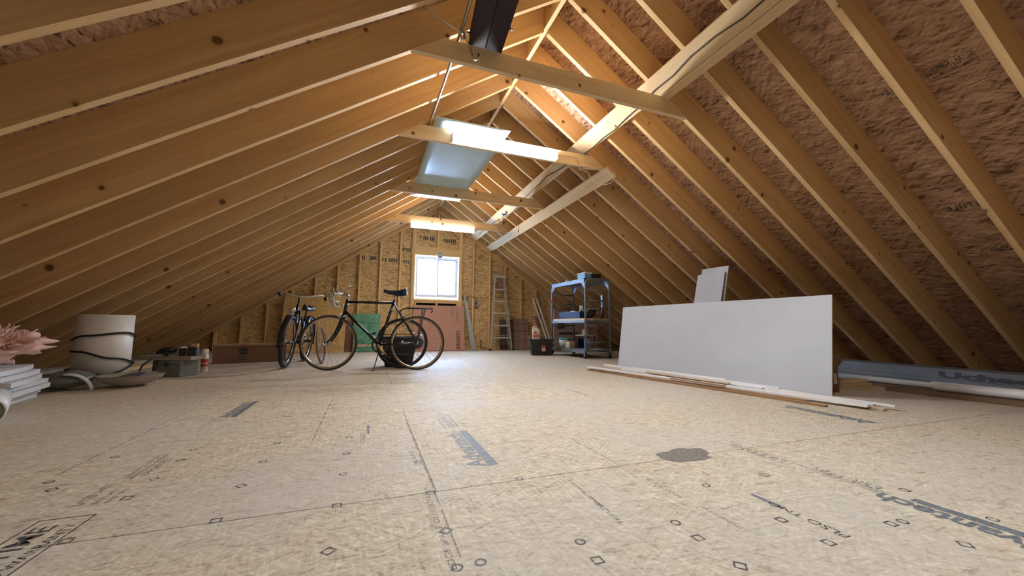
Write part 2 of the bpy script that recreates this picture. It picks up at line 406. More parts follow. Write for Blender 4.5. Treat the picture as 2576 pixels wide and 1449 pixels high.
stamp('LIFETIME', 1.612, 1.12, .052, 1.25); marks([(1.625,1.628,1.10,1.435),(1.565,1.568,1.10,1.435),(1.565,1.628,1.10,1.103)])
stamp('ESR-1785', 1.652, .83, .052, 1.05); marks([(1.612,1.616,.80,1.09),(1.603,1.605,.80,1.09)]); stamp('SIZED FOR SPACING', 1.598, .82, .018, 1.3)
stamp('PLSO TNO', 1.192, .675, .036, 1.25, 'ink_dark'); marks([(1.176,1.190,.845,.95)], 'ink_bar')
stamp('TONGUE', .012, 1.93, .034, 1.1); marks([(.020,.030,2.08,2.26)], 'ink_bar')
stamp('Advantech', 1.655, 2.68, .06, 1.2)
stamp('TRIM THIS SIDE', .680, .93, .020, 1.6); stamp('SPACE 1/8', .955, 1.0, .022, 1.7); stamp('STRENGTH AXIS', .965, .80, .02, .9)
ln = []
for xx, ya, yb in ((-.217,2.05,3.1),(-1.0,1.9,3.05),(.224,.93,2.3),(.68,1.0,1.28),(.938,1.33,1.68)):
    yy = ya
    while yy < yb: ln.append((xx-.0022, xx+.0022, yy, min(yb, yy+.11))); yy += .135
marks(ln, 'ink')
def loop(x, y, r, n, a0=0.0, w=.0022):
    g = G(); a = [a0+2*PI*k/n for k in range(n)]; c = 1/math.cos(PI/n)
    vs = [(x+(r-w)*c*math.cos(t), y+(r-w)*c*math.sin(t), PZ) for t in a]+[(x+(r+w)*c*math.cos(t), y+(r+w)*c*math.sin(t), PZ) for t in a]
    g.add(vs, [(k,(k+1)%n,n+(k+1)%n,n+k) for k in range(n)]); return g
sy = [(-.063,1.302,4),(-.064,1.055,5),(.208,.892,12),(.262,.893,12),(.518,.891,12),(.516,.811,4),(.814,.886,12),(.811,.806,4),(.808,.685,5),(.211,1.300,4),(.214,1.054,5),(1.103,.679,4),(1.372,.682,4),(1.419,.679,12),(1.106,.799,4),(1.418,.558,5),(.522,1.312,12),(-.364,1.314,4),(-.669,1.316,4),(-.667,1.567,4),(-.666,1.724,12),(-.978,1.804,12),(-.925,1.722,5),(-.923,2.049,12),(-.664,1.92,4),(-.67,2.057,12),(-.06,1.80,5),(-.06,2.05,4),(-.06,1.56,12),(.26,1.80,12),(.21,1.60,5),(1.10,1.05,12),(1.38,1.05,4),(1.68,.60,12),(1.70,.80,4),(-.36,1.80,12),(-.36,2.05,4),(-.37,1.56,5)]
for x, y, n in sy:
    r = .0115
    g = loop(x, y, r, 4 if n == 5 else n, PI/4 if n == 4 else 0.0)
    obj('printed_symbol', g, M['ink_dark'], fl)
# oily stain
g = G(); pts = []
for k in range(40):
    a = 2*PI*k/40; q = 1+.30*noise.noise((math.cos(a)*1.7, math.sin(a)*1.7, 3.1))+.12*noise.noise((math.cos(a)*6, math.sin(a)*6, 1))
    pts.append((1.275+.135*q*math.cos(a)+.02*math.sin(a), 1.325+.072*q*math.sin(a), PZ))
g.add(pts+[(1.275,1.325,PZ)], [(k,(k+1)%40,40) for k in range(40)]); obj('oil_stain', g, M['stain'], fl)

# ------------------------------------------------------------------ roof: deck, sheathing, rafters, ridge, collar ties, braces
aL, aR = math.atan(SL), math.atan(SR)
zt = ZR+VD+.05
ce = struct('ceiling', G().prism([(XL-.45, under(XL-.45)+VD+.016), (XR, ZR+VD+.016), (XRT+.45, under(XRT+.45)+VD+.016), (XRT+.45, under(XRT+.45)+VD+.05), (XR, ZR+VD+.06), (XL-.45, under(XL-.45)+VD+.05)],
     -(YG+.16), -(YB-.1), M=Matrix.Rotation(R(90), 4, 'X')), M['cavity'])
for side in (-1, 1):
    s = SL if side < 0 else SR; a = aL if side < 0 else aR
    d = Vector((side*math.cos(a), 0, -math.sin(a))); top = Vector((XR, 0, ZR+VD+.001)); n = Vector((side*math.sin(a), 0, math.cos(a)))
    Ls = ((XR-XL) if side < 0 else (XRT-XR))/math.cos(a)+.5
    r = 0; q = Ls
    while q > .02:
        q0 = max(q-1.219, .002); yy = YB+(-1.22 if r % 2 else 0.0)-.6
        while yy < YG+.14:
            ya, yb = max(yy, YB), min(yy+2.436, YG+.14)
            if yb-ya > .03:
                c = top+d*((q+q0)/2)+Vector((0, (ya+yb)/2, 0))
                g = G(); g.box(-(q-q0)/2+.001, (q-q0)/2-.001, -(yb-ya)/2, (yb-ya)/2, 0, .012)
                Mx = Matrix(((d.x, 0, n.x, c.x), (0, side*-1.0 if False else 1.0, 0, c.y), (d.z, 0, n.z, c.z), (0,0,0,1)))
                if side < 0: Mx = Matrix(((d.x, 0, n.x, c.x), (0, -1.0, 0, c.y), (d.z, 0, n.z, c.z), (0,0,0,1)))
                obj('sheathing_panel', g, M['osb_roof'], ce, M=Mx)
            yy += 2.4385
        q -= 1.2205; r += 1
def rafter_mesh(side):
    s = SL if side < 0 else SR; a = aL if side < 0 else aR; xe = XL if side < 0 else XRT
    c, sn = math.cos(a), math.sin(a)
    pts = [(XR+side*.021, ZR-s*.021), (XR+side*.021, ZR-s*.021+VD), (xe+side*VD/s, 0.0005), (xe, 0.0005)]
    loc = []
    for x, z in pts:
        dx, dz = (x-XR)*side, z-ZR
        loc.append((dx*c-dz*sn, dx*sn+dz*c))
    n = len(loc); vs = []
    for yv in (0, .038): vs += [(p[0], yv, p[1]) for p in loc]
    fs = [(0,1,2,3) , (7,6,5,4)]+[(i, n+i, n+(i+1)%n, (i+1)%n) for i in range(n)]
    if side < 0: fs = [tuple(reversed(f)) for f in fs]
    g = G(); g.add(vs, fs); me = g.mesh('rafter')
    Mx = Matrix(((side*c, 0, side*sn, 0), (0, 1, 0, 0), (-sn, 0, c, 0), (0,0,0,1)))
    return me, Mx
mL, XL_M = rafter_mesh(-1); mR, XR_M = rafter_mesh(1)
def rafter_pair(y):
    for me, mx in ((mL, XL_M), (mR, XR_M)):
        m2 = mx.copy(); m2.translation = (XR, y, ZR); link('rafter', me, M['rafter'], ce, M=m2)
for i in range(-4, 17): rafter_pair(Y0+DY*i)
rafter_pair(YG+.03)
# ridge board in lengths
for ya, yb in ((YB, 2.30), (2.302, 6.10), (6.102, YG+.10)):
    board('ridge_board', (XR, ya, ZR+.145), (XR, yb, ZR+.145), .038, .26, M['rafter'], ce)
# collar ties (cut to the roof slope) under every third or fourth rafter pair
ZC0, ZC1 = 2.387, 2.530
for i in (-10, -2, 2, 5, 9, 13):
    Y = Y0+DY*i; e = .004
    xa0, xa1 = XR-(ZR-ZC0)/SL+e, XR-(ZR-ZC1)/SL+e; xb0, xb1 = XR+(ZR-ZC0)/SR-e, XR+(ZR-ZC1)/SR-e
    cx = (xa0+xb0)/2; cz = (ZC0+ZC1)/2
    g = G(); P_ = [(xa0-cx, ZC0-cz), (xb0-cx, ZC0-cz), (xb1-cx, ZC1-cz), (xa1-cx, ZC1-cz)]
    vs = [(p[0], yv, p[1]) for yv in (-.012, .026) for p in P_]
    g.add(vs, [(0,1,2,3),(7,6,5,4)]+[(k,4+k,4+(k+1)%4,(k+1)%4) for k in range(4)])
    g.f = [tuple(reversed(f)) if k > 1 else f for k, f in enumerate(g.f)]
    obj('collar_tie', g, M['collar'], ce, loc=(cx, Y, cz))
def roof_brace(xa, xb, ya, yb, mat='pale', drop=0.0):
    """flat board nailed under the right rafters between plan positions xa and xb"""
    n = Vector((-SR, 0, -1)).normalized(); m = Vector(((xa+xb)/2, 0, under((xa+xb)/2)))+n*(.0195+drop)
    w = math.hypot(xb-xa, under(xb)-under(xa))
    return board('wind_brace', m+Vector((0,ya,0)), m+Vector((0,yb,0)), w, .038, M[mat], ce, up=n)
roof_brace(2.170, 2.315, 5.60, 8.62); roof_brace(2.172, 2.312, -.9, 2.78); roof_brace(2.168, 2.310, 2.782, 5.598)
roof_brace(2.315, 2.372, -.9, 2.60)
roof_brace(2.540, 2.672, 3.66, 8.60)
# printed grade stamps on the sheathing: small inked grids between rafters
def roof_stamp(x, y, w, h, rows, framed):
    z = under(x)+VD-.0006; a = aR; d = Vector((math.cos(a), 0, -math.sin(a))); rr = random.Random(int(x*1000+y*77))
    g = G(); q = lambda x0, x1, y0, y1: g.add([(x0,y0,0),(x1,y0,0),(x1,y1,0),(x0,y1,0)], [(0,1,2,3)])
    for r in range(rows):
        x0 = -w/2+w*(r+.15)/rows; ht = w*.6/rows*(1.35 if r == 0 else .8); yy = -h/2
        while yy < h/2-.01:
            cw = ht*rr.uniform(.45,.8)
            if rr.random() < .85:
                q(x0, x0+ht, yy, yy+cw*.3)
                if rr.random() < .6: q(x0, x0+ht*.22, yy, yy+cw)
                if rr.random() < .6: q(x0+ht*.78, x0+ht, yy, yy+cw)
                if rr.random() < .4: q(x0, x0+ht, yy+cw*.7, yy+cw)
            yy += cw*1.3
    if framed:
        for x0 in (-w/2-.006, w/2+.004): q(x0, x0+.003, -h/2-.006, h/2+.006)
        for y0 in (-h/2-.008, h/2+.005): q(-w/2-.006, w/2+.007, y0, y0+.003)
    Mx = Matrix(((d.x, 0, -SR*math.cos(a), x), (0, 1, 0, y), (d.z, 0, -math.cos(a), z), (0,0,0,1)))
    obj('grade_stamp', g, M['ink_dark'], ce, M=Mx)

# ------------------------------------------------------------------ gable wall with its window
WX0, WX1, WZ0, WZ1 = .935, 1.905, 1.175, 2.10
g = G()
for p in ([(XL-.4, -.02), (WX0-.02, -.02), (WX0-.02, 3.6), (XL-.4, 3.6)], [(WX1+.02, -.02), (XRT+.4, -.02), (XRT+.4, 3.6), (WX1+.02, 3.6)], [(WX0-.02, -.02), (WX1+.02, -.02), (WX1+.02, WZ0-.02), (WX0-.02, WZ0-.02)], [(WX0-.02, WZ1+.02), (WX1+.02, WZ1+.02), (WX1+.02, 3.6), (WX0-.02, 3.6)]):
    p = clip(p, -SL, 1, ZR-SL*XR+VD+.02); p = clip(p, SR, 1, ZR+SR*XR+VD+.02)
    g.prism(p, -(YG+.15), -(YG+.1055), M=Matrix.Rotation(R(90), 4, 'X'))
wb = struct('wall_back', g, M['cavity'])
xb = [XL-.4, -2.07, -.85, .37, WX0-.02, WX1+.02, 2.46, 3.68, 4.90, XRT+.4]; zb = [0, WZ0-.02, WZ1+.02, 3.6]
for i in range(len(xb)-1):
    for j in range(3):
        if xb[i] == WX0-.02 and j == 1: continue
        p = [(xb[i]+.0015, zb[j]+.0015), (xb[i+1]-.0015, zb[j]+.0015), (xb[i+1]-.0015, zb[j+1]-.0015), (xb[i]+.0015, zb[j+1]-.0015)]
        p = clip(p, -SL, 1, ZR-SL*XR+VD); p = clip(p, SR, 1, ZR+SR*XR+VD) if len(p) > 2 else p
        if len(p) < 3: continue
        cx = sum(q[0] for q in p)/len(p); cz = sum(q[1] for q in p)/len(p)
        g = G(); g.prism([(q[0]-cx, q[1]-cz) for q in p], -.012, 0.0)
        obj('wall_panel', g, M['osb_wall'], wb, M=Matrix.Translation((cx, YG+.092, cz)) @ Matrix.Rotation(R(90), 4, 'X'))
def stud(x, z0, z1, w=.038, mat='stud', d=.089):
    return board('stud', (x, YG+d/2, z0), (x, YG+d/2, z1), w, d, M[mat], wb, up=(0,1,0))
PT = .040
xs = [-2.66+.409*k for k in range(0, 9)]+[2.257+.4*k for k in range(0, 9)]
for x in xs:
    z1 = min(under(x-.02), under(x+.02))-PT-.006
    if z1 > .12: stud(x, .040, z1)
for x in (.870, 1.970): stud(x, .040, under(x)-PT-.03)
for x in (.910, 1.930): stud(x, .040, WZ1+.012)
board('sill_plate', (XL+.08, YG+.0445, .0205), (XRT-.08, YG+.0445, .0205), .089, .038, M['stud'], wb)
for sd, xe in ((-1, XL+.12), (1, XRT-.12)):
    xa = XR+sd*.02
    board('top_plate', (xa, YG+.0445, under(xa)-PT/2-.002), (xe, YG+.0445, under(xe)-PT/2-.002), .089, .036, M['stud'], wb)
board('window_header', (.890, YG+.0445, 2.192), (1.950, YG+.0445, 2.192), .089, .150, M['stud'], wb)
board('header_plate', (.890, YG+.0445, 2.287), (1.950, YG+.0445, 2.287), .089, .038, M['stud'], wb)
for x in (.910, 1.425, 1.930): stud(x, 2.308, under(x)-PT-.03)
board('window_sill', (.932, YG+.040, 1.105), (1.908, YG+.040, 1.105), .110, .036, M['stud'], wb)
board('window_sill', (.932, YG+.0445, 1.067), (1.908, YG+.0445, 1.067), .089, .036, M['stud'], wb)
for x in (.955, 1.42, 1.885): stud(x, .040, 1.046)
obj('tar_paper', G().box(.98, 1.40, YG+.070, YG+.078, .05, 1.045).box(1.445, 1.86, YG+.070, YG+.078, .05, 1.045), M['cavity'], wb)
# printed band on the gable panels
for x0, x1, z in ((1.02, 1.36, 2.52), (1.46, 1.86, 2.50), (-.18, .12, 1.98), (.22, .55, 1.96), (.63, .83, 2.22), (.63, .82, 1.95), (2.02, 2.2, 1.18)):
    g = G(); n = 9
    for k in range(n):
        if random.random() < .75: g.box(x0+(x1-x0)*k/n, x0+(x1-x0)*(k+.7)/n, YG+.0905, YG+.0915, z-.04+.02*random.random(), z+.05)
    obj('grade_stamp', g, M['ink_dark'], wb)
# bent wires running over the studs
obj('loose_wire', G().tube([(1.99,YG-.006,1.22),(2.1,YG-.02,1.30),(2.25,YG-.006,1.21),(2.4,YG-.03,1.13),(2.52,YG-.02,1.16),(2.64,YG-.006,1.26)], .005, 6)
    .tube([(2.02,YG-.01,1.18),(2.2,YG-.03,1.235),(2.45,YG-.02,1.19),(2.64,YG-.006,1.20)], .005, 6).tube([(2.68,YG-.01,1.24),(3.0,YG-.03,1.22),(3.4,YG-.006,1.19),(3.84,YG-.006,1.2)], .004, 6), M['wire'], wb)

wn = struct('window_1', None, None)
wn.location = (1.42, YG+.05, (WZ0+WZ1)/2)
hw, hh = (WX1-WX0)/2-.012, (WZ1-WZ0)/2-.008
def rrect(w, h, r, n=5):
    p = []
    for cx, cy, a in ((w-r, h-r, 0), (-w+r, h-r, PI/2), (-w+r, -h+r, PI), (w-r, -h+r, 1.5*PI)):
        for k in range(n+1): p.append((cx+r*math.cos(a+PI/2*k/n), cy+r*math.sin(a+PI/2*k/n)))
    return p
def rim(g, outer, inner, y0, y1, dx=0, dz=0):
    n = len(outer); vs = []
    for pl_ in (outer, inner):
        for yv in (y0, y1): vs += [(p[0]+dx, yv, p[1]+dz) for p in pl_]
    fs = []
    for k in range(n):
        j = (k+1) % n; fs += [(k, j, 2*n+j, 2*n+k), (n+j, n+k, 3*n+k, 3*n+j), (2*n+k, 2*n+j, 3*n+j, 3*n+k), (j, k, n+k, n+j)]
    g.add(vs, fs); return g
obj('window_frame', rim(G(), rrect(hw, hh, .004), rrect(hw-.028, hh-.028, .004), -.03, .045), M['vinyl'], wn)
for sx, rr in ((-1, .01), (1, .035)):
    w2 = hw/2-.013
    s_ = obj('sash', rim(G(), rrect(w2, hh-.029, .004), rrect(w2-.028 if sx > 0 else w2-.016, hh-.029-(.034 if sx > 0 else .024), rr), .0 if sx > 0 else .012, .024 if sx > 0 else .036), M['vinyl'], wn, loc=(sx*(w2+.001), 0, 0))
    obj('pane', G().box(-w2+.004, w2-.004, .021 if sx < 0 else .010, .025 if sx < 0 else .014, -hh+.036, hh-.036), M['pane'], s_)
sc = thing('suncatcher', 'round clear glass suncatcher hanging at the top of the window', 'ornament', (1.468, YG-.022, 2.142))
MX = Matrix.Rotation(R(90), 4, 'X')
obj('rim', G().ring(.070, .008, MX, 32, 8), M['vinyl'], sc)
obj('disc', G().lathe([(.0, -.003), (.062, -.003), (.062, .003), (.0, .003)], 32, MX), M['clear_glass'], sc)
obj('etched_band', G().box(-.038, .038, -.006, -.0032, -.012, .012).ring(.045, .003, MX @ Matrix.Translation((0,0,.004)), 28, 6), M['white_plastic'], sc)

# rear end of the loft, behind the camera
p = clip(clip([(XL-.4, -.05), (XRT+.4, -.05), (XRT+.4, 3.6), (XL-.4, 3.6)], -SL, 1, ZR-SL*XR+VD+.02), SR, 1, ZR+SR*XR+VD+.02)
struct('wall_front', G().prism(p, -YB, -YB+.06, M=Matrix.Rotation(R(90), 4, 'X')), M['osb_wall'])

# ------------------------------------------------------------------ lamps on the collar ties
def lamp(x0, x1, y0, y1, z0, z1, label):
    cx, cy, cz = (x0+x1)/2, (y0+y1)/2, (z0+z1)/2; L = x1-x0
    t = thing('strip_light', label, 'lamp', (cx, cy, z0), 0, 'fluorescent strip lights')
    h = z1-z0; d = y1-y0
    obj('housing', G().bbox(-L/2+.01, L/2-.01, d/2-.022, d/2, .006, h-.006, .003), M['white_metal'], t)
    n = 10; pr = [(d/2-.024-(d-.026)*math.sin(PI*k/n), h/2-(h/2-.002)*math.cos(PI*k/n)) for k in range(n+1)]
    g = G(); vs = [(xx, p[0], p[1]) for xx in (-L/2+.012, L/2-.012) for p in pr]
    g.add(vs, [(k+1, k, n+1+k, n+2+k) for k in range(n)]+[(0, n, 2*n+1, n+1)], True)
    obj('diffuser', g, M['tube'], t)
    for sx in (-1, 1):
        obj('end_cap', G().bbox(-.006, .006, -d/2, d/2, 0, h, .002), M['white_metal'], t, loc=(sx*(L/2-.006), 0, 0))
    return t
lamp(.712, 1.905, Y0+5*DY-.012-.062, Y0+5*DY-.0135, 2.392, 2.482, 'glowing fluorescent strip light fixed to the near collar tie under the white sheet')
lamp(.640, 1.832, Y0+13*DY-.030, Y0+13*DY+.036, 2.312, 2.3865, 'glowing fluorescent strip light under the farthest collar tie above the window')

def fill_lamp(y, label):
    # added out-of-frame fill that brightens the floor; its deep hood shields the rafter faces
    z1 = ZC0-.002; t = thing('added_fill_light', label, 'lamp', (1.30, y, z1-.13), 0, 'fluorescent strip lights'); L = .62
    g = G(); pr = [(-.105, 0), (-.055, .125), (.055, .125), (.105, 0), (.102, 0), (.052, .121), (-.052, .121), (-.102, 0)]; n = len(pr)
    g.add([(xx, p[0], p[1]) for xx in (-L, L) for p in pr], [(k, (k+1) % n, n+(k+1) % n, n+k) for k in range(n)])
    obj('reflector', g, M['white_metal'], t)
    for sx in (-1, 1): obj('end_plate', G().prism([(-.105, 0), (.105, 0), (.055, .127), (-.055, .127)], -.002, .002, M=Matrix(((0,0,1,sx*L),(1,0,0,0),(0,1,0,0),(0,0,0,1)))), M['white_metal'], t)
    obj('tube', G().tube([(-L+.01, 0, .098), (L-.01, 0, .098)], .017, 8), M['tube'], t)
fill_lamp(Y0-2*DY+.007, 'unseen hooded fill light added over the camera'); fill_lamp(Y0-10*DY+.007, 'unseen hooded fill light added far behind the camera')
# white sheet lying over the ties
g = G(); nx, ny = 8, 20; x0, x1, y0, y1 = .530, 1.290, 3.545, 5.945; vs = []
for j in range(ny+1):
    for i in range(nx+1):
        u, v = i/nx, j/ny; Y = y0+(y1-y0)*v
        z = ZC1+.002+.012*math.sin(PI*u)*0-.018*math.sin(PI*min(1, max(0, (Y-3.77)/(5.38-3.77))))*(1-.3*u)
        vs.append((x0+(x1-x0)*u, Y, z))
top = len(vs); vs += [(p[0], p[1], p[2]+.006) for p in vs]; fs = []
for j in range(ny):
    for i in range(nx):
        a = j*(nx+1)+i; fs += [(a+nx+1, a+nx+2, a+1, a), (top+a, top+a+1, top+a+nx+2, top+a+nx+1)]
for i in range(nx): fs += [(i, i+1, top+i+1, top+i), (ny*(nx+1)+i+1, ny*(nx+1)+i, top+ny*(nx+1)+i, top+ny*(nx+1)+i+1)]
for j in range(ny): a, b_ = j*(nx+1), (j+1)*(nx+1); fs += [(b_, a, top+a, top+b_), (a+nx, b_+nx, top+b_+nx, top+a+nx)]
g.add(vs, fs, True); tag(obj('plastic_sheet', g, M['sheet_plastic']), 'long white plastic sheet lying flat across the collar ties beside the lamp', 'sheet')
# dark brown trim channel lying on the ties above the camera
g = G(); w = .245; prof = [(-w/2, .0), (-w/2+.012, -.0), (-.006, .012), (.0, .018), (.006, .012), (w/2-.012, .0), (w/2, .0), (w/2, .075), (w/2-.006, .075), (w/2-.006, .012), (0, .03), (-w/2+.006, .012), (-w/2+.006, .075), (-w/2, .075)]
vs = [(p[0]+sh, yv, p[1]) for yv, sh in ((-1.0, -.10), (1.0, .10)) for p in prof]; n = len(prof)
g.add(vs, [(k, (k+1) % n, n+(k+1) % n, n+k) for k in range(n)]+[tuple(range(n-1, -1, -1)), tuple(range(n, 2*n))])
dt = thing('trim_channel', 'long dark brown vinyl trim channel resting on the nearest collar tie', 'trim', (.612, 1.52, ZC1+.001))
obj('channel', g, M['dark_vinyl'], dt)
obj('hanger_clip', G().tube([(.0,0,0),(.022,.005,-.006),(.026,.03,.012),(.012,.05,.03)], .007, 6), M['chrome'], dt, loc=(.208, .77, .035))
tag(obj('conduit_pipe', G().tube([(.482, .80, ZC1+.0125), (.512, 2.3, ZC1+.0125), (.505, 3.0, ZC1+.0125), (.486, 3.80, ZC1+.0125)], .0115, 10), M['conduit']), 'thin steel conduit lying along the tops of the collar ties', 'pipe')
# bent rod hook hung over the nearest tie
hk = thing('storage_hook', 'bent chrome bicycle hook hanging over the nearest collar tie', 'hook', (.52, 2.455, ZC1+.002))
obj('arm', G().tube([(-.262,-.04,.135),(-.272,-.045,.118),(-.262,-.05,.092),(-.235,-.05,.080),(-.05,-.045,.008),(-.012,-.045,-.008),(-.004,-.045,-.045),(.004,-.045,-.055),(.012,-.045,-.045),(.012,-.045,-.010)], .0075, 8), M['chrome'], hk)
obj('hook_end', G().tube([(.008,-.05,.0),(.018,-.055,-.03),(.045,-.060,-.105),(.066,-.065,-.170),(.078,-.07,-.194),(.092,-.075,-.195),(.104,-.075,-.178),(.108,-.075,-.150)], .0075, 8), M['chrome'], hk)
obj('cross_pin', G().tube([(-.03,-.043,.003),(.075,-.043,.012)], .0085, 8), M['chrome'], hk)

# wires on the ties and braces
def wire_on_brace():
    pts = []; n = Vector((-SR, 0, -1)).normalized(); rr = random.Random(3)
    y = .2
    while y < 8.3:
        x = 2.27+.03*math.sin(y*2.3)+.012*rr.uniform(-1, 1)
        p = Vector((x, y, under(x)))+n*(.0445); pts.append(p); y += .21
    g = G().tube(pts, .0055, 6)
    return tag(obj('power_cable', g, M['wire']), 'dark power cable stapled along the long pale brace under the right rafters', 'cable')
wire_on_brace()
jb = thing('junction_box', 'small dark junction box with a white cover on the pale brace', 'box', tuple(Vector((2.235, 6.45, under(2.235)))+Vector((-SR,0,-1)).normalized()*.0395), rot=(0, PI-aR, 0))
obj('body', G().bbox(-.045, .045, -.05, .05, 0, .045, .004), M['black'], jb); obj('cover', G().bbox(-.02, .03, -.14, -.055, 0, .03, .003), M['white_plastic'], jb)
obj('lead', G().tube([(0,.05,.03),(.03,.10,.12),(.05,.14,.15),(.06,.20,.10),(.03,.25,.02)], .005, 6), M['black'], jb)
tag(obj('extension_lead', G().tube([(1.90,3.70,2.44),(1.97,3.70,2.452),(2.06,3.70,2.46),(2.14,3.69,2.45)], .006, 6).tube([(2.15,3.69,2.455),(2.22,3.76,2.36),(2.30,3.80,2.37),(2.36,3.80,2.36),(2.40,3.80,2.28),(2.46,3.76,2.22),(2.54,3.72,2.20),(2.60,3.69,2.22),(2.64,3.68,2.275)], .006, 6).tube([(2.22,3.76,2.365),(2.35,3.72,2.362),(2.47,3.69,2.37)], .005, 6), M['cable']), 'slack off white cable looping from the lamp tie to the short brace', 'cable')
pc = thing('pull_chain', 'thin pull cord hanging down in front of the short brace', 'cord', (2.30, 5.9, 2.16))
obj('cord', G().tube([(0,0,.0),(.002,0,.2),(-.002,0,.36),(0,0,under(2.30)-.002-2.16)], .0035, 6), M['wire'], pc); obj('pull', G().lathe([(.0,-.05),(.008,-.048),(.010,-.02),(.004,.0)], 8), M['wire'], pc)

# ------------------------------------------------------------------ bicycles
MXW = Matrix.Rotation(R(90), 4, 'X')
def wheel(parent, u, z, rad, tr, tyre_mat, rim_mat, side_mat=None, spokes=28, name='wheel'):
    w = obj(name, G().ring(rad-tr*2.0-.006, .0085, MXW, 48, 6, 1.1), rim_mat, parent, loc=(u, 0, z))
    obj('tyre', G().ring(rad-tr, tr, MXW, 56, 10), tyre_mat, w)
    if side_mat: obj('sidewall', G().ring(rad-tr*1.55, tr*.93, MXW, 56, 8, 1.12), side_mat, w)
    g = G()
    for k in range(spokes):
        a = 2*PI*k/spokes; b_ = a+(.5 if k % 4 < 2 else -.5); sd = .028 if k % 2 else -.028
        g.tube([(.02*math.cos(b_), sd, .02*math.sin(b_)), ((rad-tr*2-.006)*math.cos(a), 0, (rad-tr*2-.006)*math.sin(a))], .0011, 4, caps=False)
    sp = obj('spokes', g, M['dark_steel'], w); sp['kind'] = 'stuff'
    obj('hub', G().lathe([(.006,-.06),(.006,-.04),(.022,-.034),(.022,-.028),(.013,-.022),(.013,.022),(.022,.028),(.022,.034),(.006,.04),(.006,.06)], 14, MXW), M['steel'], w)
    return w
def saddle_mesh(L, wr, wn, h, dome=.02):
    g = G(); n = 14; m = 12; vs = []
    for i in range(n+1):
        t = i/n; x = L*t
        w = wn+(wr-wn)*max(0, (t-.35)/.65)**1.3 if t > .35 else wn
        if t > .9: w *= math.sqrt(max(.0, 1-((t-.9)/.1)**2*.75))
        if t < .08: w *= .45+.55*math.sqrt(t/.08)
        hh_ = h*(.45+.55*min(1, t/.75)); z0 = dome*(t-.5)**2*4-.006*math.sin(PI*t)
        for k in range(m+1):
            a = PI*k/m; vs.append((x, -w*math.cos(a)*(.94+.06*math.sin(a)), z0-hh_*(1-math.sin(a)**.55)))
    fs = []
    for i in range(n):
        for k in range(m): fs.append((i*(m+1)+k, (i+1)*(m+1)+k, (i+1)*(m+1)+k+1, i*(m+1)+k+1))
        fs.append((i*(m+1)+m, (i+1)*(m+1)+m, (i+1)*(m+1), i*(m+1)))
    fs += [tuple(range(m+1)), tuple(range(n*(m+1)+m, n*(m+1)-1, -1))]
    return g.add(vs, fs, True)
def toothed(rad, r0, teeth, t=.004):
    g = G(); n = teeth*2; vs = []
    for z in (-t/2, t/2):
        for k in range(n): a = 2*PI*k/n; q = rad+(.004 if k % 2 else -.002); vs.append((q*math.cos(a), z, q*math.sin(a)))
        for k in range(n): a = 2*PI*k/n; vs.append((r0*math.cos(a), z, r0*math.sin(a)))
    fs = []
    for k in range(n):
        j = (k+1) % n; fs += [(k, j, n+j, n+k), (2*n+k, 3*n+k, 3*n+j, 2*n+j), (k, 2*n+k, 2*n+j, j), (n+k, n+j, 3*n+j, 3*n+k)]
    return g.add(vs, fs)

bk = thing('road_bicycle', 'dark navy racing bicycle with drop bars and a rear rack, seen side on', 'bicycle', (-.43, 5.09, 0), R(-12.35))
wheel(bk, 0.0, .3285, .328, .0135, M['rubber'], M['chrome'], M['gumwall'])
wheel(bk, 1.030, .3285, .328, .0135, M['rubber'], M['chrome'], M['gumwall'])
HT0, HT1, BB, ST = (.160,0,.665), (.190,0,.842), (.580,0,.300), (.738,0,.835)
obj('frame', G().tube([HT0, HT1], .0185, 12).tube([(.196,0,.815), (.733,0,.815)], .0145, 12).tube([(.168,0,.705), BB], .0165, 12).tube([BB, ST], .0155, 12)
    .tube([(.56,-.034,.30),(.56,.034,.30)], .001, 4).tube([(.580,-.034,.300),(.580,.034,.300)], .021, 14)
    .tube([(.60,-.028,.302),(.80,-.055,.315),(1.030,-.064,.3285)], .008, 8).tube([(.60,.028,.302),(.80,.055,.315),(1.030,.064,.3285)], .008, 8)
    .tube([(.733,-.018,.815),(.80,-.040,.700),(1.030,-.064,.3285)], .0075, 8).tube([(.733,.018,.815),(.80,.040,.700),(1.030,.064,.3285)], .0075, 8)
    .tube([(.825,-.045,.655),(.825,.045,.655)], .007, 8), M['frame_paint'], bk)
g = G()
for sv in (-1, 1): g.tube([(.157,sv*.012,.655),(.150,sv*.044,.625),(.120,sv*.048,.540),(.085,sv*.050,.450),(.040,sv*.052,.375),(0,sv*.054,.3285)], [.016,.014,.0135,.0125,.0105,.009], 10)
obj('fork', g, M['frame_paint'], bk)
obj('stem', G().tube([(.190,0,.842),(.200,0,.895),(.185,0,.905),(.118,0,.905)], .0125, 10).ball((.190,0,.853), .019, .019, .012), M['chrome'], bk)
hb = obj('handlebar', G().tube([(.175,-.20,.760),(.125,-.205,.735),(.095,-.205,.775),(.085,-.205,.835),(.105,-.20,.885),(.118,-.15,.905),(.118,0,.905),(.100,.10,.925),(.030,.17,.948),(-.030,.19,.945),(-.068,.195,.915),(-.072,.195,.868),(-.040,.195,.835),(.040,.195,.815)], .0145, 10), M['alu'], bk)
obj('brake_lever', G().tube([(-.045,.20,.985),(-.02,.20,.935),(.02,.20,.905),(.06,.20,.880)], [.011,.009,.007,.005], 8).ball((-.045,.20,.975), .018, .014, .026), M['chrome'], hb)
obj('brake_lever', G().tube([(.095,-.21,.900),(.060,-.21,.850),(.060,-.21,.790),(.085,-.21,.735)], [.011,.009,.007,.005], 8).ball((.100,-.21,.890), .016, .014, .024), M['chrome'], hb)
obj('tape_end', G().tube([(.175,-.20,.760),(.205,-.198,.770)], .0135, 8), M['cable'], hb)
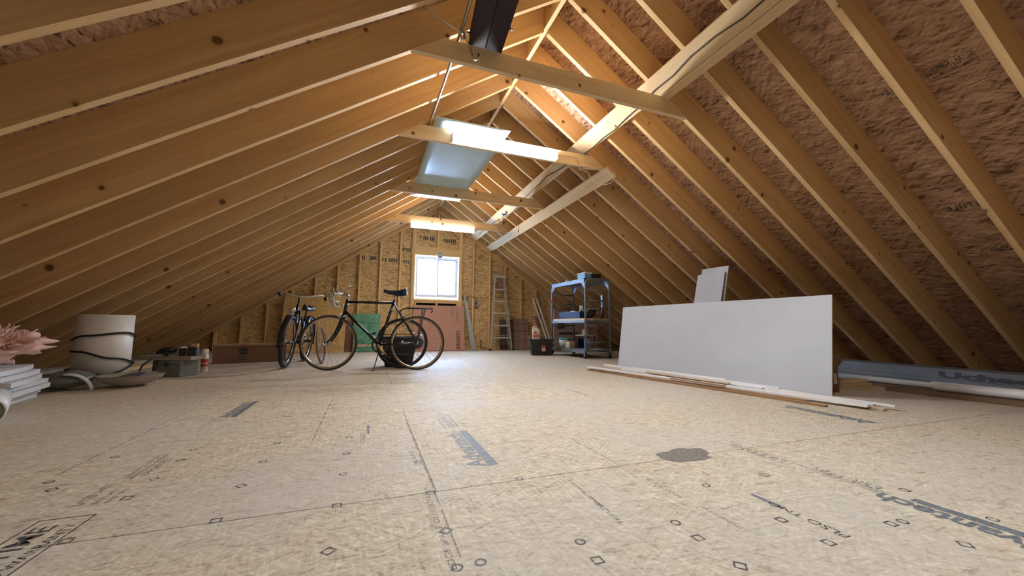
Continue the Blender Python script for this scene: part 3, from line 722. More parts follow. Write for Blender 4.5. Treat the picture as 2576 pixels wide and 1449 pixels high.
obj('shift_lever', G().tube([(.150,-.03,.905),(.185,-.05,.965),(.212,-.06,1.010)], .004, 6).tube([(.195,.03,.905),(.206,.03,.955),(.212,.02,1.005)], .004, 6).ball((.212,-.02,1.006), .010, .042, .007), M['chrome'], bk)
obj('cables', G().tube([(-.045,.20,.985),(-.01,.18,1.03),(.035,.12,1.050),(.080,.06,1.02),(.105,.02,.95),(.155,.0,.90)], .0025, 6).tube([(-.045,.20,.975),(-.10,.18,.95),(-.15,.15,.90)], .0025, 6)
    .tube([(.10,-.21,.905),(.14,-.15,.955),(.19,-.06,.93),(.22,-.01,.85),(.40,-.017,.80),(.70,-.017,.798)], .0025, 6), M['wire'], bk)
obj('brake_caliper', G().tube([(.130,-.03,.622),(.118,-.045,.655),(.128,0,.672),(.118,.045,.655),(.130,.03,.622)], .006, 6).box(.10,.135,-.05,-.03,.618,.632).box(.10,.135,.03,.05,.618,.632), M['chrome'], bk)
obj('brake_caliper', G().tube([(.855,-.03,.622),(.865,-.045,.655),(.850,0,.672),(.865,.045,.655),(.855,.03,.622)], .006, 6).box(.85,.89,-.05,-.03,.618,.632).box(.85,.89,.03,.05,.618,.632), M['chrome'], bk)
obj('seat_post', G().tube([(.738,0,.835),(.757,0,.900),(.760,0,.915)], .0125, 10).box(.735,.79,-.02,.02,.905,.925), M['chrome'], bk)
sd_ = obj('saddle', saddle_mesh(.275, .070, .024, .082, .014), M['saddle'], bk, loc=(.608, 0, .965), rot=(0, R(-4), 0))
obj('saddle_badge', G().ball((.268, 0, .008), .012, .045, .012), M['white_plastic'], sd_)
cr = obj('chainring', toothed(.098, .078, 48), M['dark_steel'], bk, loc=(.580, .046, .300))
g = G()
for k in range(5): a = 2*PI*k/5+.3; g.tube([(0,0,0),(.08*math.cos(a),0,.08*math.sin(a))], .006, 6)
obj('spider', g, M['chrome'], cr)
for sg, v, nm in ((1, -.075, 'crank'), (-1, .075, 'crank')):
    e = (.580+sg*.112, v, .300-sg*.128)
    ck = obj('crank', G().tube([(.580, v*.55, .300), (.580, v, .300)], .012, 8).tube([(.580, v, .300), e], [.013, .010], 8), M['alu'] if sg < 0 else plain('brass_crank', (.62,.50,.22), .35, .7), bk)
    obj('pedal', G().box(-.045,.045,-.006,.006,-.012,.012).box(-.045,.045,.075,.087,-.012,.012).box(-.045,-.036,-.006,.087,-.010,.010).box(.036,.045,-.006,.087,-.010,.010).tube([(0,-.01,0),(0,.09,0)], .008, 8), M['black'], ck, loc=(e[0], e[1]+(-.095 if v < 0 else .015), e[2]), rot=(0, R(20*sg), 0))
g = G()
for k in range(5): pass
cs = obj('cassette', toothed(.050, .012, 22, .003), M['dark_steel'], bk, loc=(1.030, .040, .3285))
for k, rr in enumerate((.045,.040,.035,.030)): obj('sprocket', toothed(rr, .012, 18, .003), M['dark_steel'], cs, loc=(0, .006*(k+1), 0))
obj('spoke_guard', G().lathe([(.074,-.002),(.074,.002),(.02,.003),(.02,-.003)], 24, MXW), M['dark_steel'], bk, loc=(1.030, .034, .3285))
obj('derailleur', G().tube([(1.030,.062,.320),(1.020,.062,.265),(1.000,.058,.255)], .009, 8).box(.962,.978,.045,.056,.185,.262).lathe([(.020,-.004),(.020,.004)], 10, Matrix.Translation((.970,.05,.198)) @ MXW).lathe([(.018,-.004),(.018,.004)], 10, Matrix.Translation((.985,.05,.262)) @ MXW), M['black'], bk)
obj('chain', G().tube([(.580,.046,.398),(.80,.046,.388),(1.030,.046,.379)], .004, 5).tube([(.580,.046,.202),(.80,.046,.192),(.970,.05,.180)], .004, 5).tube([(.990,.05,.190),(1.01,.048,.25),(1.060,.046,.29)], .004, 5), M['dark_steel'], bk)
obj('kickstand', G().tube([(.600,-.03,.285),(.585,-.055,.20),(.552,-.135,.010),(.540,-.150,.0065)], .0062, 8), M['black'], bk)
rk = obj('rear_rack', G().tube([(.895,-.055,.748),(1.195,-.055,.748),(1.215,0,.748),(1.195,.055,.748),(.895,.055,.748),(.880,0,.748)], .005, 8, closed=True).tube([(.91,0,.748),(1.21,0,.748)], .004, 6)
    .tube([(.93,-.055,.748),(.93,.055,.748)], .004, 6).tube([(1.03,-.055,.748),(1.03,.055,.748)], .004, 6).tube([(1.13,-.055,.748),(1.13,.055,.748)], .004, 6), M['dark_steel'], bk)
g = G()
for sv in (-1, 1):
    g.tube([(1.085,sv*.055,.748),(1.055,sv*.075,.55),(1.030,sv*.072,.3285)], .0045, 6).tube([(1.115,sv*.055,.748),(1.07,sv*.076,.55),(1.034,sv*.074,.335)], .0045, 6)
    g.tube([(.900,sv*.050,.748),(.860,sv*.045,.742),(.825,sv*.035,.725),(.806,sv*.030,.700)], .005, 6)
obj('rack_stay', g, M['dark_steel'], rk)
obj('spring_clip', G().tube([(1.190,-.04,.748),(1.205,-.04,.71),(1.185,-.04,.702)], .004, 6).tube([(1.190,.04,.748),(1.205,.04,.71),(1.185,.04,.702)], .004, 6).box(.90,1.18,-.03,.03,.754,.760), M['black'], rk)

# cruiser, nose towards the camera
cb = thing('cruiser_bicycle', 'black cruiser bicycle with mudguards and wide bars, standing nose on', 'bicycle', (-.945, 5.50, 0), rot=(R(4.5), 0, R(86)), group=None)
cb.rotation_mode = 'XYZ'
wheel(cb, 0, .329, .328, .026, M['rubber'], M['chrome'], None, 24)
wheel(cb, 1.05, .329, .328, .026, M['rubber'], M['chrome'], None, 24)
def fender(a0, a1, rad, w, n=18):
    g = G(); m = 6; vs = []
    for i in range(n+1):
        a = a0+(a1-a0)*i/n
        for k in range(m+1):
            b_ = -1.25+2.5*k/m; q = rad+w*.45*(math.cos(b_)-.3); vs.append((q*math.cos(a), w*math.sin(b_), q*math.sin(a)))
    o = len(vs); vs2 = [(p[0]*.985, p[1]*.94, p[2]*.985) for p in vs]
    fs = []
    for i in range(n):
        for k in range(m):
            a = i*(m+1)+k; fs += [(a, a+1, a+m+2, a+m+1), (o+a+1, o+a, o+a+m+1, o+a+m+2)]
    for i in range(n):
        for a in (i*(m+1), i*(m+1)+m): fs.append((a, a+m+1, o+a+m+1, o+a))
    for i in (0, n):
        for k in range(m): a = i*(m+1)+k; fs.append((a, a+1, o+a+1, o+a))
    return g.add(vs+vs2, fs, True)
obj('front_mudguard', fender(R(-10), R(105), .345, .036), M['cruiser_paint'], cb, loc=(0, 0, .329), rot=(0, 0, R(180)))
obj('mudguard_tip', fender(R(108), R(66), .352, .036, 8), M['chrome'], cb, loc=(0, 0, .329), rot=(0, 0, R(180)))
obj('rear_mudguard', fender(R(-15), R(140), .345, .036), M['cruiser_paint'], cb, loc=(1.05, 0, .329))
obj('frame', G().tube([(.155,0,.62),(.205,0,.80)], .021, 12).tube([(.19,0,.76),(.35,0,.71),(.55,0,.60),(.66,0,.52)], .016, 10).tube([(.17,0,.66),(.30,0,.50),(.45,0,.36),(.56,0,.30)], .018, 10).tube([(.56,0,.30),(.70,0,.64)], .016, 10)
    .tube([(.56,-.035,.30),(1.05,-.068,.329)], .009, 8).tube([(.56,.035,.30),(1.05,.068,.329)], .009, 8).tube([(.69,-.02,.62),(.78,-.055,.56),(1.05,-.068,.329)], .008, 8).tube([(.69,.02,.62),(.78,.055,.56),(1.05,.068,.329)], .008, 8).tube([(.56,-.04,.30),(.56,.04,.30)], .024, 12), M['cruiser_paint'], cb)
g = G()
for sv in (-1, 1): g.tube([(.150,sv*.02,.70),(.135,sv*.058,.68),(.10,sv*.062,.55),(.05,sv*.064,.42),(0,sv*.066,.329)], [.013,.013,.012,.011,.009], 8)
obj('fork', g, M['cruiser_paint'], cb)
obj('fork_brace', G().tube([(.150,-.055,.71),(.10,-.072,.55),(0,-.074,.329)], .006, 6).tube([(.150,.055,.71),(.10,.072,.55),(0,.074,.329)], .006, 6), M['chrome'], cb)
obj('stem', G().tube([(.205,0,.80),(.222,0,.865),(.20,0,.90),(.165,0,.905)], .0125, 10), M['black'], cb)
hb = obj('handlebar', G().tube([(.40,.285,.915),(.34,.290,.945),(.27,.265,.965),(.205,.19,.945),(.17,.10,.915),(.165,0,.905),(.17,-.10,.912),(.205,-.19,.935),(.27,-.255,.955),(.34,-.275,.945),(.40,-.27,.92)], .0112, 10), M['alu'], cb)
for sv in (-1, 1): obj('grip', G().tube([(.42,sv*.280,.905),(.40,sv*.280,.917),(.33,sv*.285,.945)], [.017,.018,.017], 10), M['rubber'], hb)
obj('headlamp', G().lathe([(.0,-.045),(.022,-.04),(.034,-.01),(.038,.02),(.034,.024),(.0,.03)], 16, Matrix.Translation((-.02,0,.722)) @ Matrix.Rotation(R(-90), 4, 'Y')), M['chrome'], cb)
obj('seat_post', G().tube([(.70,0,.64),(.725,0,.72),(.735,0,.745)], .0125, 8).tube([(.66,-.04,.745),(.80,-.06,.735),(.83,-.06,.765)], .005, 6).tube([(.66,.04,.745),(.80,.06,.735),(.83,.06,.765)], .005, 6), M['black'], cb)
obj('saddle', saddle_mesh(.27, .105, .03, .06, .03), M['brown_leather'], cb, loc=(.585, 0, .800))
cr = obj('chainring', toothed(.085, .055, 40), M['steel'], cb, loc=(.56, -.050, .30))
obj('chain_guard', G().tube([(.47,-.062,.32),(.50,-.062,.385),(.56,-.062,.405),(.80,-.062,.385),(1.03,-.066,.36)], [.01,.016,.018,.015,.01], 8), M['cruiser_paint'], cb)
for sg in (-1, 1):
    ck = obj('crank', G().tube([(.56, sg*.045, .30), (.56, sg*.085, .30), (.56+sg*.155, sg*.09, .30-.03*sg)], .0095, 8), M['steel'], cb)
    obj('pedal', G().bbox(-.045,.045,-.045,.045,-.012,.012,.004), M['rubber'], ck, loc=(.56+sg*.155, sg*.145, .30-.03*sg))
obj('kickstand', G().tube([(.62,.05,.27),(.66,.12,.12),(.70,.17,.005)], .007, 8), M['steel'], cb)

# loose wheels
lw = thing('bicycle_wheel', 'loose black bicycle wheel leaning against the black tub behind the racing bicycle', 'wheel', (.415, 5.115, 0), rot=(R(-9), 0, R(-8)))
w_ = wheel(lw, 0, .322, .321, .0135, M['rubber'], M['dark_steel'], None, 28)
lw2 = thing('bicycle_wheel', 'narrow tan-tyred bicycle wheel standing almost edge on behind the cruiser', 'wheel', (-.575, 6.02, 0), rot=(R(-6), 0, R(84)))
wheel(lw2, 0, .262, .261, .0125, M['gumwall'], M['dark_steel'], None, 24)

# black tub with a board across it
tb = thing('storage_tub', 'tall black plastic tub under the yellow board, behind the racing bicycle', 'tub', (.405, 5.42, 0), R(-4))
def tub(w0, d0, w1, d1, h, t=.006):
    g = G(); vs = []
    for w, d, z in ((w0,d0,0),(w1,d1,h),(w1-t*2,d1-t*2,h),(w0-t*2,d0-t*2,t)):
        vs += [(-w/2,-d/2,z),(w/2,-d/2,z),(w/2,d/2,z),(-w/2,d/2,z)]
    fs = [(3,2,1,0),(12,13,14,15)]
    for k in range(3):
        for i in range(4): fs.append((k*4+i, k*4+(i+1)%4, (k+1)*4+(i+1)%4, (k+1)*4+i))
    return g.add(vs, fs)
obj('body', tub(.34, .24, .44, .32, .385), M['black'], tb)
g = G(); n = 4
vs = [(x_, y_, z_) for z_ in (.37,.392) for x_, y_ in ((-.225,-.165),(.225,-.165),(.225,.165),(-.225,.165))]
obj('rim', rim(G(), [(-.232,-.172),(.232,-.172),(.232,.172),(-.232,.172)], [(-.214,-.154),(.214,-.154),(.214,.154),(-.214,.154)], -.392, -.365) if False else G().tube([(-.224,-.164,.383),(.224,-.164,.383),(.224,.164,.383),(-.224,.164,.383)], .008, 6, closed=True), M['black'], tb)
g = G()
def blob(c, rx, ry, rz, amp, sc, seed, n=28, squash=None):
    g = G(); g.ball((0,0,0), 1, 1, 1, n); vs = []
    for p in g.v:
        q = Vector(p); d = 1+amp*noise.fractal(q*sc+Vector((seed,seed*.7,seed*1.3)), 1.0, 2.0, 3)
        vs.append((c[0]+q.x*rx*d, c[1]+q.y*ry*d, c[2]+q.z*rz*d))
    g.v = vs; return g
tag(obj('crumpled_bag', blob((0,0,0), .14, .09, .035, .4, 2.2, 3.1), M['black'], loc=(.40, 5.42, .352)), 'crumpled black bag stuffed in the top of the black tub', 'bag')
tag(obj('yellow_board', G().bbox(-.27, .22, -.10, .10, 0, .022, .003), M['yellow'], loc=(.40, 5.44, .415), rot=(0, R(-1), R(-4))), 'flat yellow board laid across the black tub', 'board')
tag(obj('white_tube', G().tube([(-.05,0,0),(.06,0,0)], .014, 10), M['white_plastic'], loc=(.66, 5.36, .408), rot=(0,0,R(10))), 'short white tube end resting on the rim beside the yellow board', 'tube')

# ------------------------------------------------------------------ things leaning on the gable wall
def lean(name, label, cat, x0, x1, yb_, yt, h, t, mat, group=None, tilt=0):
    """board standing at y=yb_ with its top at y=yt"""
    a = math.atan2(yt-yb_, h)
    th = thing(name, label, cat, ((x0+x1)/2, yb_, .001+t*abs(math.sin(a))), rot=(-a, R(tilt), 0), group=group)
    obj('sheet', G().bbox(-(x1-x0)/2, (x1-x0)/2, 0, t, 0, math.hypot(h, yt-yb_), min(.002, t/4)), M[mat], th); return th
lean('osb_sheet', 'large strand board sheet leaning on the studs behind the cruiser', 'sheet', -1.57, -.43, 8.44, 8.632, 1.11, .012, 'osb_loose', tilt=.6)
lean('fibre_board', 'narrow dark brown fibre board between the strand board and the green package', 'panel', -.47, -.29, 8.58, 8.635, .60, .012, 'cardboard_d')
gw = lean('wrapped_panel', 'flat package in shiny green film leaning on the gable wall', 'package', -.275, .245, 8.50, 8.600, .775, .04, 'green_wrap')
for p_, r_ in (([(-.18,-.006,.12),(-.10,-.01,.26),(-.05,-.006,.16)], .012), ([(.0,-.006,.10),(.10,-.010,.19),(.16,-.006,.10)], .010), ([(-.2,-.004,.62),(-.05,-.006,.60),(.2,-.004,.61)], .008), ([(.05,-.004,.45),(.07,-.008,.60),(.05,-.004,.72)], .010)):
    obj('film_fold', G().tube(p_, r_, 6), M['green_wrap'], gw)
obj('wood_lath', G().box(-.255, .22, -.014, -.002, .10, .145), M['strip_raw'], gw)
fb = lean('foam_board', 'pinkish brown insulation board with printed lettering under the window', 'board', .900, 2.035, 8.46, 8.588, .985, .05, 'foam_pink')
for s_, x, z, sz in (('stem', .46, .02, .155), ('WALL', .30, .74, .05), ('FOAM 1', .42, .66, .05)):
    me = text_mesh(s_, sz, .003 if sz > .1 else 0); o = link('printed_text', me, M['ink_dark'], fb, M=Matrix.Translation((x, -.0008, z)) @ Matrix.Rotation(R(90), 4, 'X') @ Matrix.Rotation(R(90), 4, 'Z')); o.scale = (1.35 if sz > .1 else 1.5, 1, 1)
for k, (xa, xt) in enumerate(((2.235, 2.055), (2.285, 2.085))):
    b_ = board('trim_strip', (xa, 8.53-.03*k, .004), (xt, 8.632-.012*k, 1.22-.12*k), .055, .014, M['grey_trim'], up=(0,-1,.08))
    tag(b_, ('taller' if k == 0 else 'shorter')+' grey trim strip leaning crookedly beside the pinkish insulation board', 'trim')
tag(obj('angle_bracket', G().box(0,.012,0,.03,0,.20).box(.0,.16,0,.03,0,.012), M['black'], loc=(2.45, 8.615, .0425)), 'small black angle bracket standing on the sill plate left of the ladder', 'bracket')
ob = thing('outlet_box', 'metal outlet box on a gable stud with a black socket', 'outlet', (2.325, YG-.002, 1.075))
obj('box', G().bbox(-.055,.055,0,.06,-.06,.06,.004), M['steel'], ob); obj('socket', G().bbox(-.022,.022,-.006,.0,-.04,.04,.003), M['black'], ob)
obj('socket_face', G().lathe([(.0,0),(.016,0),(.016,.003),(.0,.004)], 14, Matrix.Translation((0,-.006,.018)) @ MXW).lathe([(.0,0),(.016,0),(.016,.003),(.0,.004)], 14, Matrix.Translation((0,-.006,-.018)) @ MXW), M['grey_case_d'], ob)

# step ladder, folded, leaning back
ld = thing('step_ladder', 'old folded aluminium step ladder leaning on the studs', 'ladder', (2.865, 8.345, .0), rot=(R(-6), 0, 0))
Hl = 1.735; b0, b1 = .270, .120
def lx(z): return b0+(b1-b0)*z/Hl
for sv in (-1, 1):
    g = G()
    for z0, z1 in ((0.0, Hl),):
        for dx, w, dy, d in ((0, .010, 0, .075), (-.022 if sv > 0 else .010, .012, 0, .008), (-.022 if sv > 0 else .010, .012, .067, .008)):
            vs = [(sv*lx(z)+dx-(.010 if sv > 0 else 0)+(w if e else 0), yv, z) for z in (z0, z1) for e, yv in ((0,dy),(1,dy),(1,dy+d),(0,dy+d))]
            g.add(vs, [(3,2,1,0),(4,5,6,7)]+[(k,(k+1)%4,4+(k+1)%4,4+k) for k in range(4)])
    r_ = obj('rail', g, M['alu'], ld); obj('foot', G().bbox(-.018,.018,-.008,.082,-.004,.035,.004), M['rubber'], r_, loc=(sv*(lx(.02)-.004), 0, .006))
for k, z in enumerate((.30, .58, .86, 1.14, 1.42)):
    w = lx(z)-.012; obj('step', G().bbox(-w, w, -.004, .078, z-.004, z+.004, .001).box(-w, w, -.006, -.002, z-.03, z+.004), M['alu'], ld)
obj('top_cap', G().bbox(-b1-.012, b1+.012, -.015, .12, Hl-.002, Hl+.022, .004).box(-b1-.012, b1+.012, -.017, -.012, Hl-.05, Hl+.01), M['alu'], ld)
for sv in (-1, 1): obj('knee_brace', G().tube([(sv*(lx(.28)-.02),.0,.285),(sv*.12,.0,.29),(sv*(lx(.06)-.02),.0,.07)], .006, 6), M['alu'], ld)
for sv in (-1, 1):
    obj('rear_rail', G().tube([(sv*(b1-.01), .085, Hl-.02), (sv*.215, .105, .01)], .011, 6), M['alu'], ld)
obj('rear_brace', G().tube([(-.195,.1,.35),(.195,.1,.35)], .006, 6), M['alu'], ld); obj('rear_brace', G().tube([(-.165,.095,.9),(.165,.095,.9)], .006, 6), M['alu'], ld)
obj('pail_shelf', G().bbox(-.115,.115,.082,.10,1.44,1.60,.004), M['paper_brown'], ld)

for k in range(7):
    a = tag(obj('shingle_bundle', G().bbox(-.155, .155, -.045, .045, 0, .098, .006), M['shingle'], loc=(3.07+.012*random.uniform(-1,1), 8.603+.005*random.uniform(-1,1), .001+.1005*k), rot=(0, 0, R(random.uniform(-3,3)))), ('lowest','second lowest','third lowest','middle','third highest','second highest','topmost')[k]+' dark paper-wrapped bundle of the stack behind the ladder', 'bundle', 'stacked dark bundles behind the ladder')
lp = lean('brown_slab', 'brown papered slab standing between the ladder and the pale studs', 'slab', 3.23, 3.62, 8.52, 8.63, .72, .05, 'paper_brown')
obj('band', G().box(-.197,.197,-.004,0,.18,.20).box(-.197,.197,-.004,0,.42,.44).box(-.197,.197,-.004,0,.60,.62).box(-.08,-.06,-.004,0,.0,.72).box(.08,.10,-.004,0,.0,.72), M['cardboard_d'], lp)
tag(obj('paper_sack', blob((0,0,.17), .10, .05, .17, .25, 1.6, 7), M['cardboard'], loc=(3.68, 8.56, .0)), 'small tan paper sack beside the brown slab', 'sack')

# far right corner
for k, (a, b_) in enumerate((((3.98, 8.50, .60), (3.76, 8.64, 1.22)), ((4.06, 8.48, .62), (3.86, 8.645, 1.24)))):
    tag(board('white_stick', (a[0]+.14, 8.42, .004), b_, .038, .018, M['strip_white'], up=(0,-1,.1)), ('left' if k == 0 else 'right')+' one of two white sticks leaning on the far corner studs', 'stick')
tag(board('pine_stick', (3.86, 8.28, .004), (3.80, 8.60, .80), .05, .02, M['cardboard_p'], up=(0,-1,.2)), 'short brownish stick leaning beside the big cardboard sheets', 'stick')
def carton(name, label, cat, loc, sz, rz, mat, tape=True):
    t = thing(name, label, cat, loc, rz); x, y, z = sz
    obj('body', G().bbox(-x/2, x/2, -y/2, y/2, 0, z, .004), M[mat], t)
    if tape: obj('tape', G().box(-x/2-.001, x/2+.001, -.025, .025, z-.03, z+.0012).box(-x/2-.001, -x/2+.001, -.025, .025, z-.12, z), M['label'], t)
    return t
bc = carton('flat_carton', 'large flat pinkish cardboard carton standing behind the scaffold', 'carton', (4.35, 7.62, .001), (1.05, .12, .88), R(-8), 'cardboard_p', False)
obj('printed_mark', G().box(-.44,-.27,-.0625,-.0605,.50,.63).box(-.40,.06,-.0625,-.0605,.375,.42).box(-.06,.20,-.0625,-.0605,.27,.30), M['ink_solid'], bc)
b2_ = lean('cardboard_panel', 'tall pale cardboard panel leaning behind the flat carton', 'panel', 4.02, 4.48, 7.95, 8.02, .98, .03, 'cardboard')

# tote with a jug on it
tt = thing('tote', 'black lidded tote with a paper label in front of the scaffold', 'tote', (3.13, 6.80, .0), R(-16))
obj('body', tub(.36, .26, .42, .30, .27), M['black'], tt)
obj('lid', G().bbox(-.225, .225, -.165, .165, .272, .298, .006).bbox(-.19, .19, -.13, .13, .298, .306, .004), M['black'], tt)
obj('handle', G().tube([(.222,-.05,.20),(.245,-.04,.185),(.245,.04,.185),(.222,.05,.20)], .010, 6), M['black'], tt)
lb = obj('label', G().box(-.035,.035,-.002,0,-.055,.055), M['label'], tt, loc=(.03,-.150,.13), rot=(R(-6),0,0)); obj('label_band', G().box(-.035,.035,-.004,-.002,.015,.050).box(-.035,.035,-.004,-.002,-.055,-.045), M['red'], lb)
for x in (-.11, .11): obj('front_rib', G().box(x-.01,x+.01,-.149,-.136,.02,.25), M['black'], tt)
jg = thing('jug', 'white plastic jug with a red label and red cap standing on the tote', 'jug', (3.02, 6.78, .3065), R(-20))
poly = [(-.066,.0),(.058,.0),(.070,.015),(.070,.11),(.066,.165),(.040,.205),(.030,.222),(.012,.222),(.004,.205),(-.020,.215),(-.048,.200),(-.068,.16),(-.072,.10),(-.072,.012)]
g = G(); pr = []
nP = len(poly); vs = []
for yv, sc in ((-.042,.86),(-.034,.97),(0,1.0),(.034,.97),(.042,.86)): vs += [(p[0]*sc, yv, .11+(p[1]-.11)*sc if p[1] > .02 else p[1]) for p in poly]
fs = [tuple(range(nP-1,-1,-1)), tuple(range(4*nP,5*nP))]
for k in range(4):
    for i in range(nP): fs.append((k*nP+i, k*nP+(i+1)%nP, (k+1)*nP+(i+1)%nP, (k+1)*nP+i))
obj('body', g.add(vs, fs, False), M['jug'], jg)
obj('handle', G().tube([(-.062,0,.165),(-.070,0,.205),(-.045,0,.232),(-.005,0,.232),(.012,0,.222)], .011, 8), M['jug'], jg)
obj('cap', G().lathe([(.021,.220),(.022,.236),(.020,.262),(.012,.266)], 14, Matrix.Translation((.022,0,0))), M['red'], jg)
obj('label', G().box(-.052,.050,-.0455,-.0365,.03,.10).box(-.040,.012,-.0455,-.0365,.11,.145), M['red'], jg); obj('label_print', G().box(-.045,.02,-.0470,-.0452,.072,.088).box(-.02,.035,-.0470,-.0452,.045,.060), M['label'], jg)

# rolling scaffold used as shelving
sf = thing('scaffold', 'steel rolling scaffold used as a shelf, with a wooden deck and castors', 'scaffold', (3.50, 5.77, 0), R(2.3))
SLn, SWd, ST_, C0 = 1.19, .50, 1.392, .10          # length (local Y), width (local X), height
def leg_frame(y):
    f = obj('end_frame', G().tube([(0,y,C0),(0,y,ST_-.10),(.03,y,ST_-.04),(.09,y,ST_-.015),(SWd-.09,y,ST_-.015),(SWd-.03,y,ST_-.04),(SWd,y,ST_-.10),(SWd,y,C0)], .019, 8), M['scaffold'], sf)
    for z in (.28, .57, .86, 1.00, 1.18): obj('rung', G().tube([(.01,y,z),(SWd-.01,y,z)], .012, 6), M['scaffold'], f)
    return f
leg_frame(.0); leg_frame(SLn)
for x in (0, SWd):
    obj('side_rail', G().box(x-.016, x+.016, .02, SLn-.02, ST_-.075, ST_-.005).prism([(0.02,ST_-.075),(.13,ST_-.075),(.02,ST_-.18)], x-.006, x+.006, M=Matrix(((0,0,1,0),(1,0,0,0),(0,1,0,0),(0,0,0,1)))).prism([(SLn-.02,ST_-.075),(SLn-.13,ST_-.075),(SLn-.02,ST_-.18)], x-.006, x+.006, M=Matrix(((0,0,1,0),(1,0,0,0),(0,1,0,0),(0,0,0,1)))), M['scaffold'], sf)
    obj('deck_rail', G().box(x-.016, x+.016, .02, SLn-.02, .615, .655), M['scaffold'], sf)
    obj('base_rail', G().box(x-.016, x+.016, .02, SLn-.02, .095, .135), M['scaffold'], sf)
    for y in (0, SLn):
        c_ = obj('castor', G().lathe([(.0,-.018),(.040,-.018),(.046,-.008),(.046,.008),(.040,.018),(.0,.018)], 16, Matrix.Translation((x, y+.015, .0465)) @ Matrix.Rotation(R(90), 4, 'Y')), M['rubber'], sf)
        obj('fork', G().box(x-.026, x-.020, y-.005, y+.03, .04, .10).box(x+.020, x+.026, y-.005, y+.03, .04, .10).box(x-.026, x+.026, y-.01, y+.03, .093, .101), M['scaffold'], c_)
obj('top_panel', G().box(.018, SWd-.018, .02, SLn-.02, ST_-.03, ST_-.012), M['weathered'], sf)
for k in range(3): board('deck_plank', sf.matrix_basis @ Vector((.09+.16*k, .022, .675)), sf.matrix_basis @ Vector((.09+.16*k, SLn-.022, .675)), .156, .038, M['pale'] if k == 0 else M['weathered'], None).parent = sf
for o in list(sf.children):
    if o.name.startswith('deck_plank'): o.matrix_parent_inverse = (Matrix.Translation(sf.location) @ Matrix.Rotation(R(2.3), 4, 'Z')).inverted()
obj('base_panel', G().box(.018, SWd-.018, .02, SLn-.02, .136, .150), M['scaffold'], sf)
def SC(x, y, z): c, s = math.cos(R(2.3)), math.sin(R(2.3)); return (3.50+x*c-y*s, 5.77+x*s+y*c, z)
tb1 = thing('lidded_bin', 'blue bin with a white lid on top of the scaffold corner', 'bin', SC(.085, .13, ST_), R(2.3))
obj('body', G().bbox(-.07,.07,-.10,.14,.001,.085,.006), M['blue_bin'], tb1); obj('lid', G().bbox(-.08,.08,-.11,.15,.085,.105,.006), M['white_plastic'], tb1)
tag(obj('black_case', G().bbox(-.085,.085,-.10,.10,0,.085,.008), M['black'], loc=SC(.262, .11, ST_), rot=(0,0,R(2))), 'black case beside the blue bin on top of the scaffold', 'case')
tag(obj('bottle_cap', G().lathe([(.028,0),(.030,.008),(.026,.018),(.0,.020)], 14), M['white_plastic'], loc=SC(.0, .62, ST_-.004)), 'white bottle cap left on the top rail of the scaffold', 'cap')
cl = thing('spring_clamp', 'red spring clamp gripping the far left scaffold leg', 'clamp', SC(-.0, SLn-.03, 1.06), R(10))
obj('jaw', G().box(-.045,.03,-.012,.0,-.012,.012).box(-.09,-.04,-.018,.006,-.045,-.015), M['red'], cl); obj('grip', G().box(.02,.075,-.016,.004,.012,.032), M['red'], cl)
tr = thing('parts_tray', 'long navy plastic tray full of odds and ends on the scaffold deck', 'tray', SC(.20, .66, .695), R(2.3))
obj('body', tub(.24, .70, .28, .76, .125), M['navy'], tr)
pw = ('farthest', 'second farthest', 'second nearest', 'nearest')
for k, (x, y, s_) in enumerate(((-.06,.22,.055),(.04,.10,.06),(-.05,-.03,.05),(.05,-.18,.055))):
    tag(obj('crumpled_paper', blob((0,0,0), s_, s_*1.2, s_*.65, .6, 1.8, k*3.3, 16), M['white_plastic'], loc=SC(.20+x, .66+y, .80+.012*(k % 2))), pw[k]+' of the four crumpled white papers in the navy tray', 'paper', 'crumpled papers in the navy tray')
tag(obj('tape_roll', rim(G(), [(.055*math.cos(2*PI*k/24), .055*math.sin(2*PI*k/24)) for k in range(24)], [(.036*math.cos(2*PI*k/24), .036*math.sin(2*PI*k/24)) for k in range(24)], -.024, .024), M['white_plastic'], loc=SC(.16, .38, .878), rot=(0, 0, R(70))), 'white tape roll standing in the near end of the navy tray', 'tape')
tag(obj('tool_bag', blob((0,0,.10), .105, .085, .085, .3, 1.7, 5.5, 22), M['black'], loc=SC(.20, .145, .706)), 'black tool bag on the near end of the scaffold deck', 'bag')
tag(obj('spirit_level', G().bbox(-.012,.012,-.028,.028,0,.42,.003).box(-.014,.014,-.02,.02,.18,.23), M['black'], loc=SC(.42, .10, .696)), 'black spirit level standing upright on the near deck end', 'level')
bu = thing('bucket', 'frosted bucket with a green lid on the bottom of the scaffold', 'bucket', SC(.15, .98, .151), 0)
obj('body', G().lathe([(.085,0),(.105,.15),(.100,.15),(.08,.004),(.0,.004)], 24), M['clear'], bu); obj('lid', G().lathe([(.110,.148),(.112,.165),(.104,.178),(.0,.176)], 24), M['green_lid'], bu)
tag(obj('cream_box', G().bbox(-.075,.075,-.05,.05,0,.115,.003), M['cream'], loc=SC(.13, .72, .151), rot=(0,0,R(15))), 'small cream card box beside the green lidded bucket', 'box')
sp = thing('hose_coil', 'blue coiled hose standing by the near left scaffold leg', 'hose', SC(.10, .125, .151), 0)
obj('coil', G().tube([(.042*math.cos(k*.5), .042*math.sin(k*.5), .012+k*.0013) for k in range(130)], .006, 6), M['blue_bin'], sp)
st_ = thing('low_stool', 'low grey stool under the scaffold deck near the front leg', 'stool', SC(.24, .36, .151), 0)
obj('top', G().bbox(-.14,.12,-.15,.13,.235,.25,.003), M['grey_trim'], st_)
for sx in (-1, 1):
    for sy_ in (-1, 1): obj('leg', G().tube([(sx*.11,sy_*.12,.235),(sx*.09,sy_*.10,0)], .010, 6), M['black'], st_)
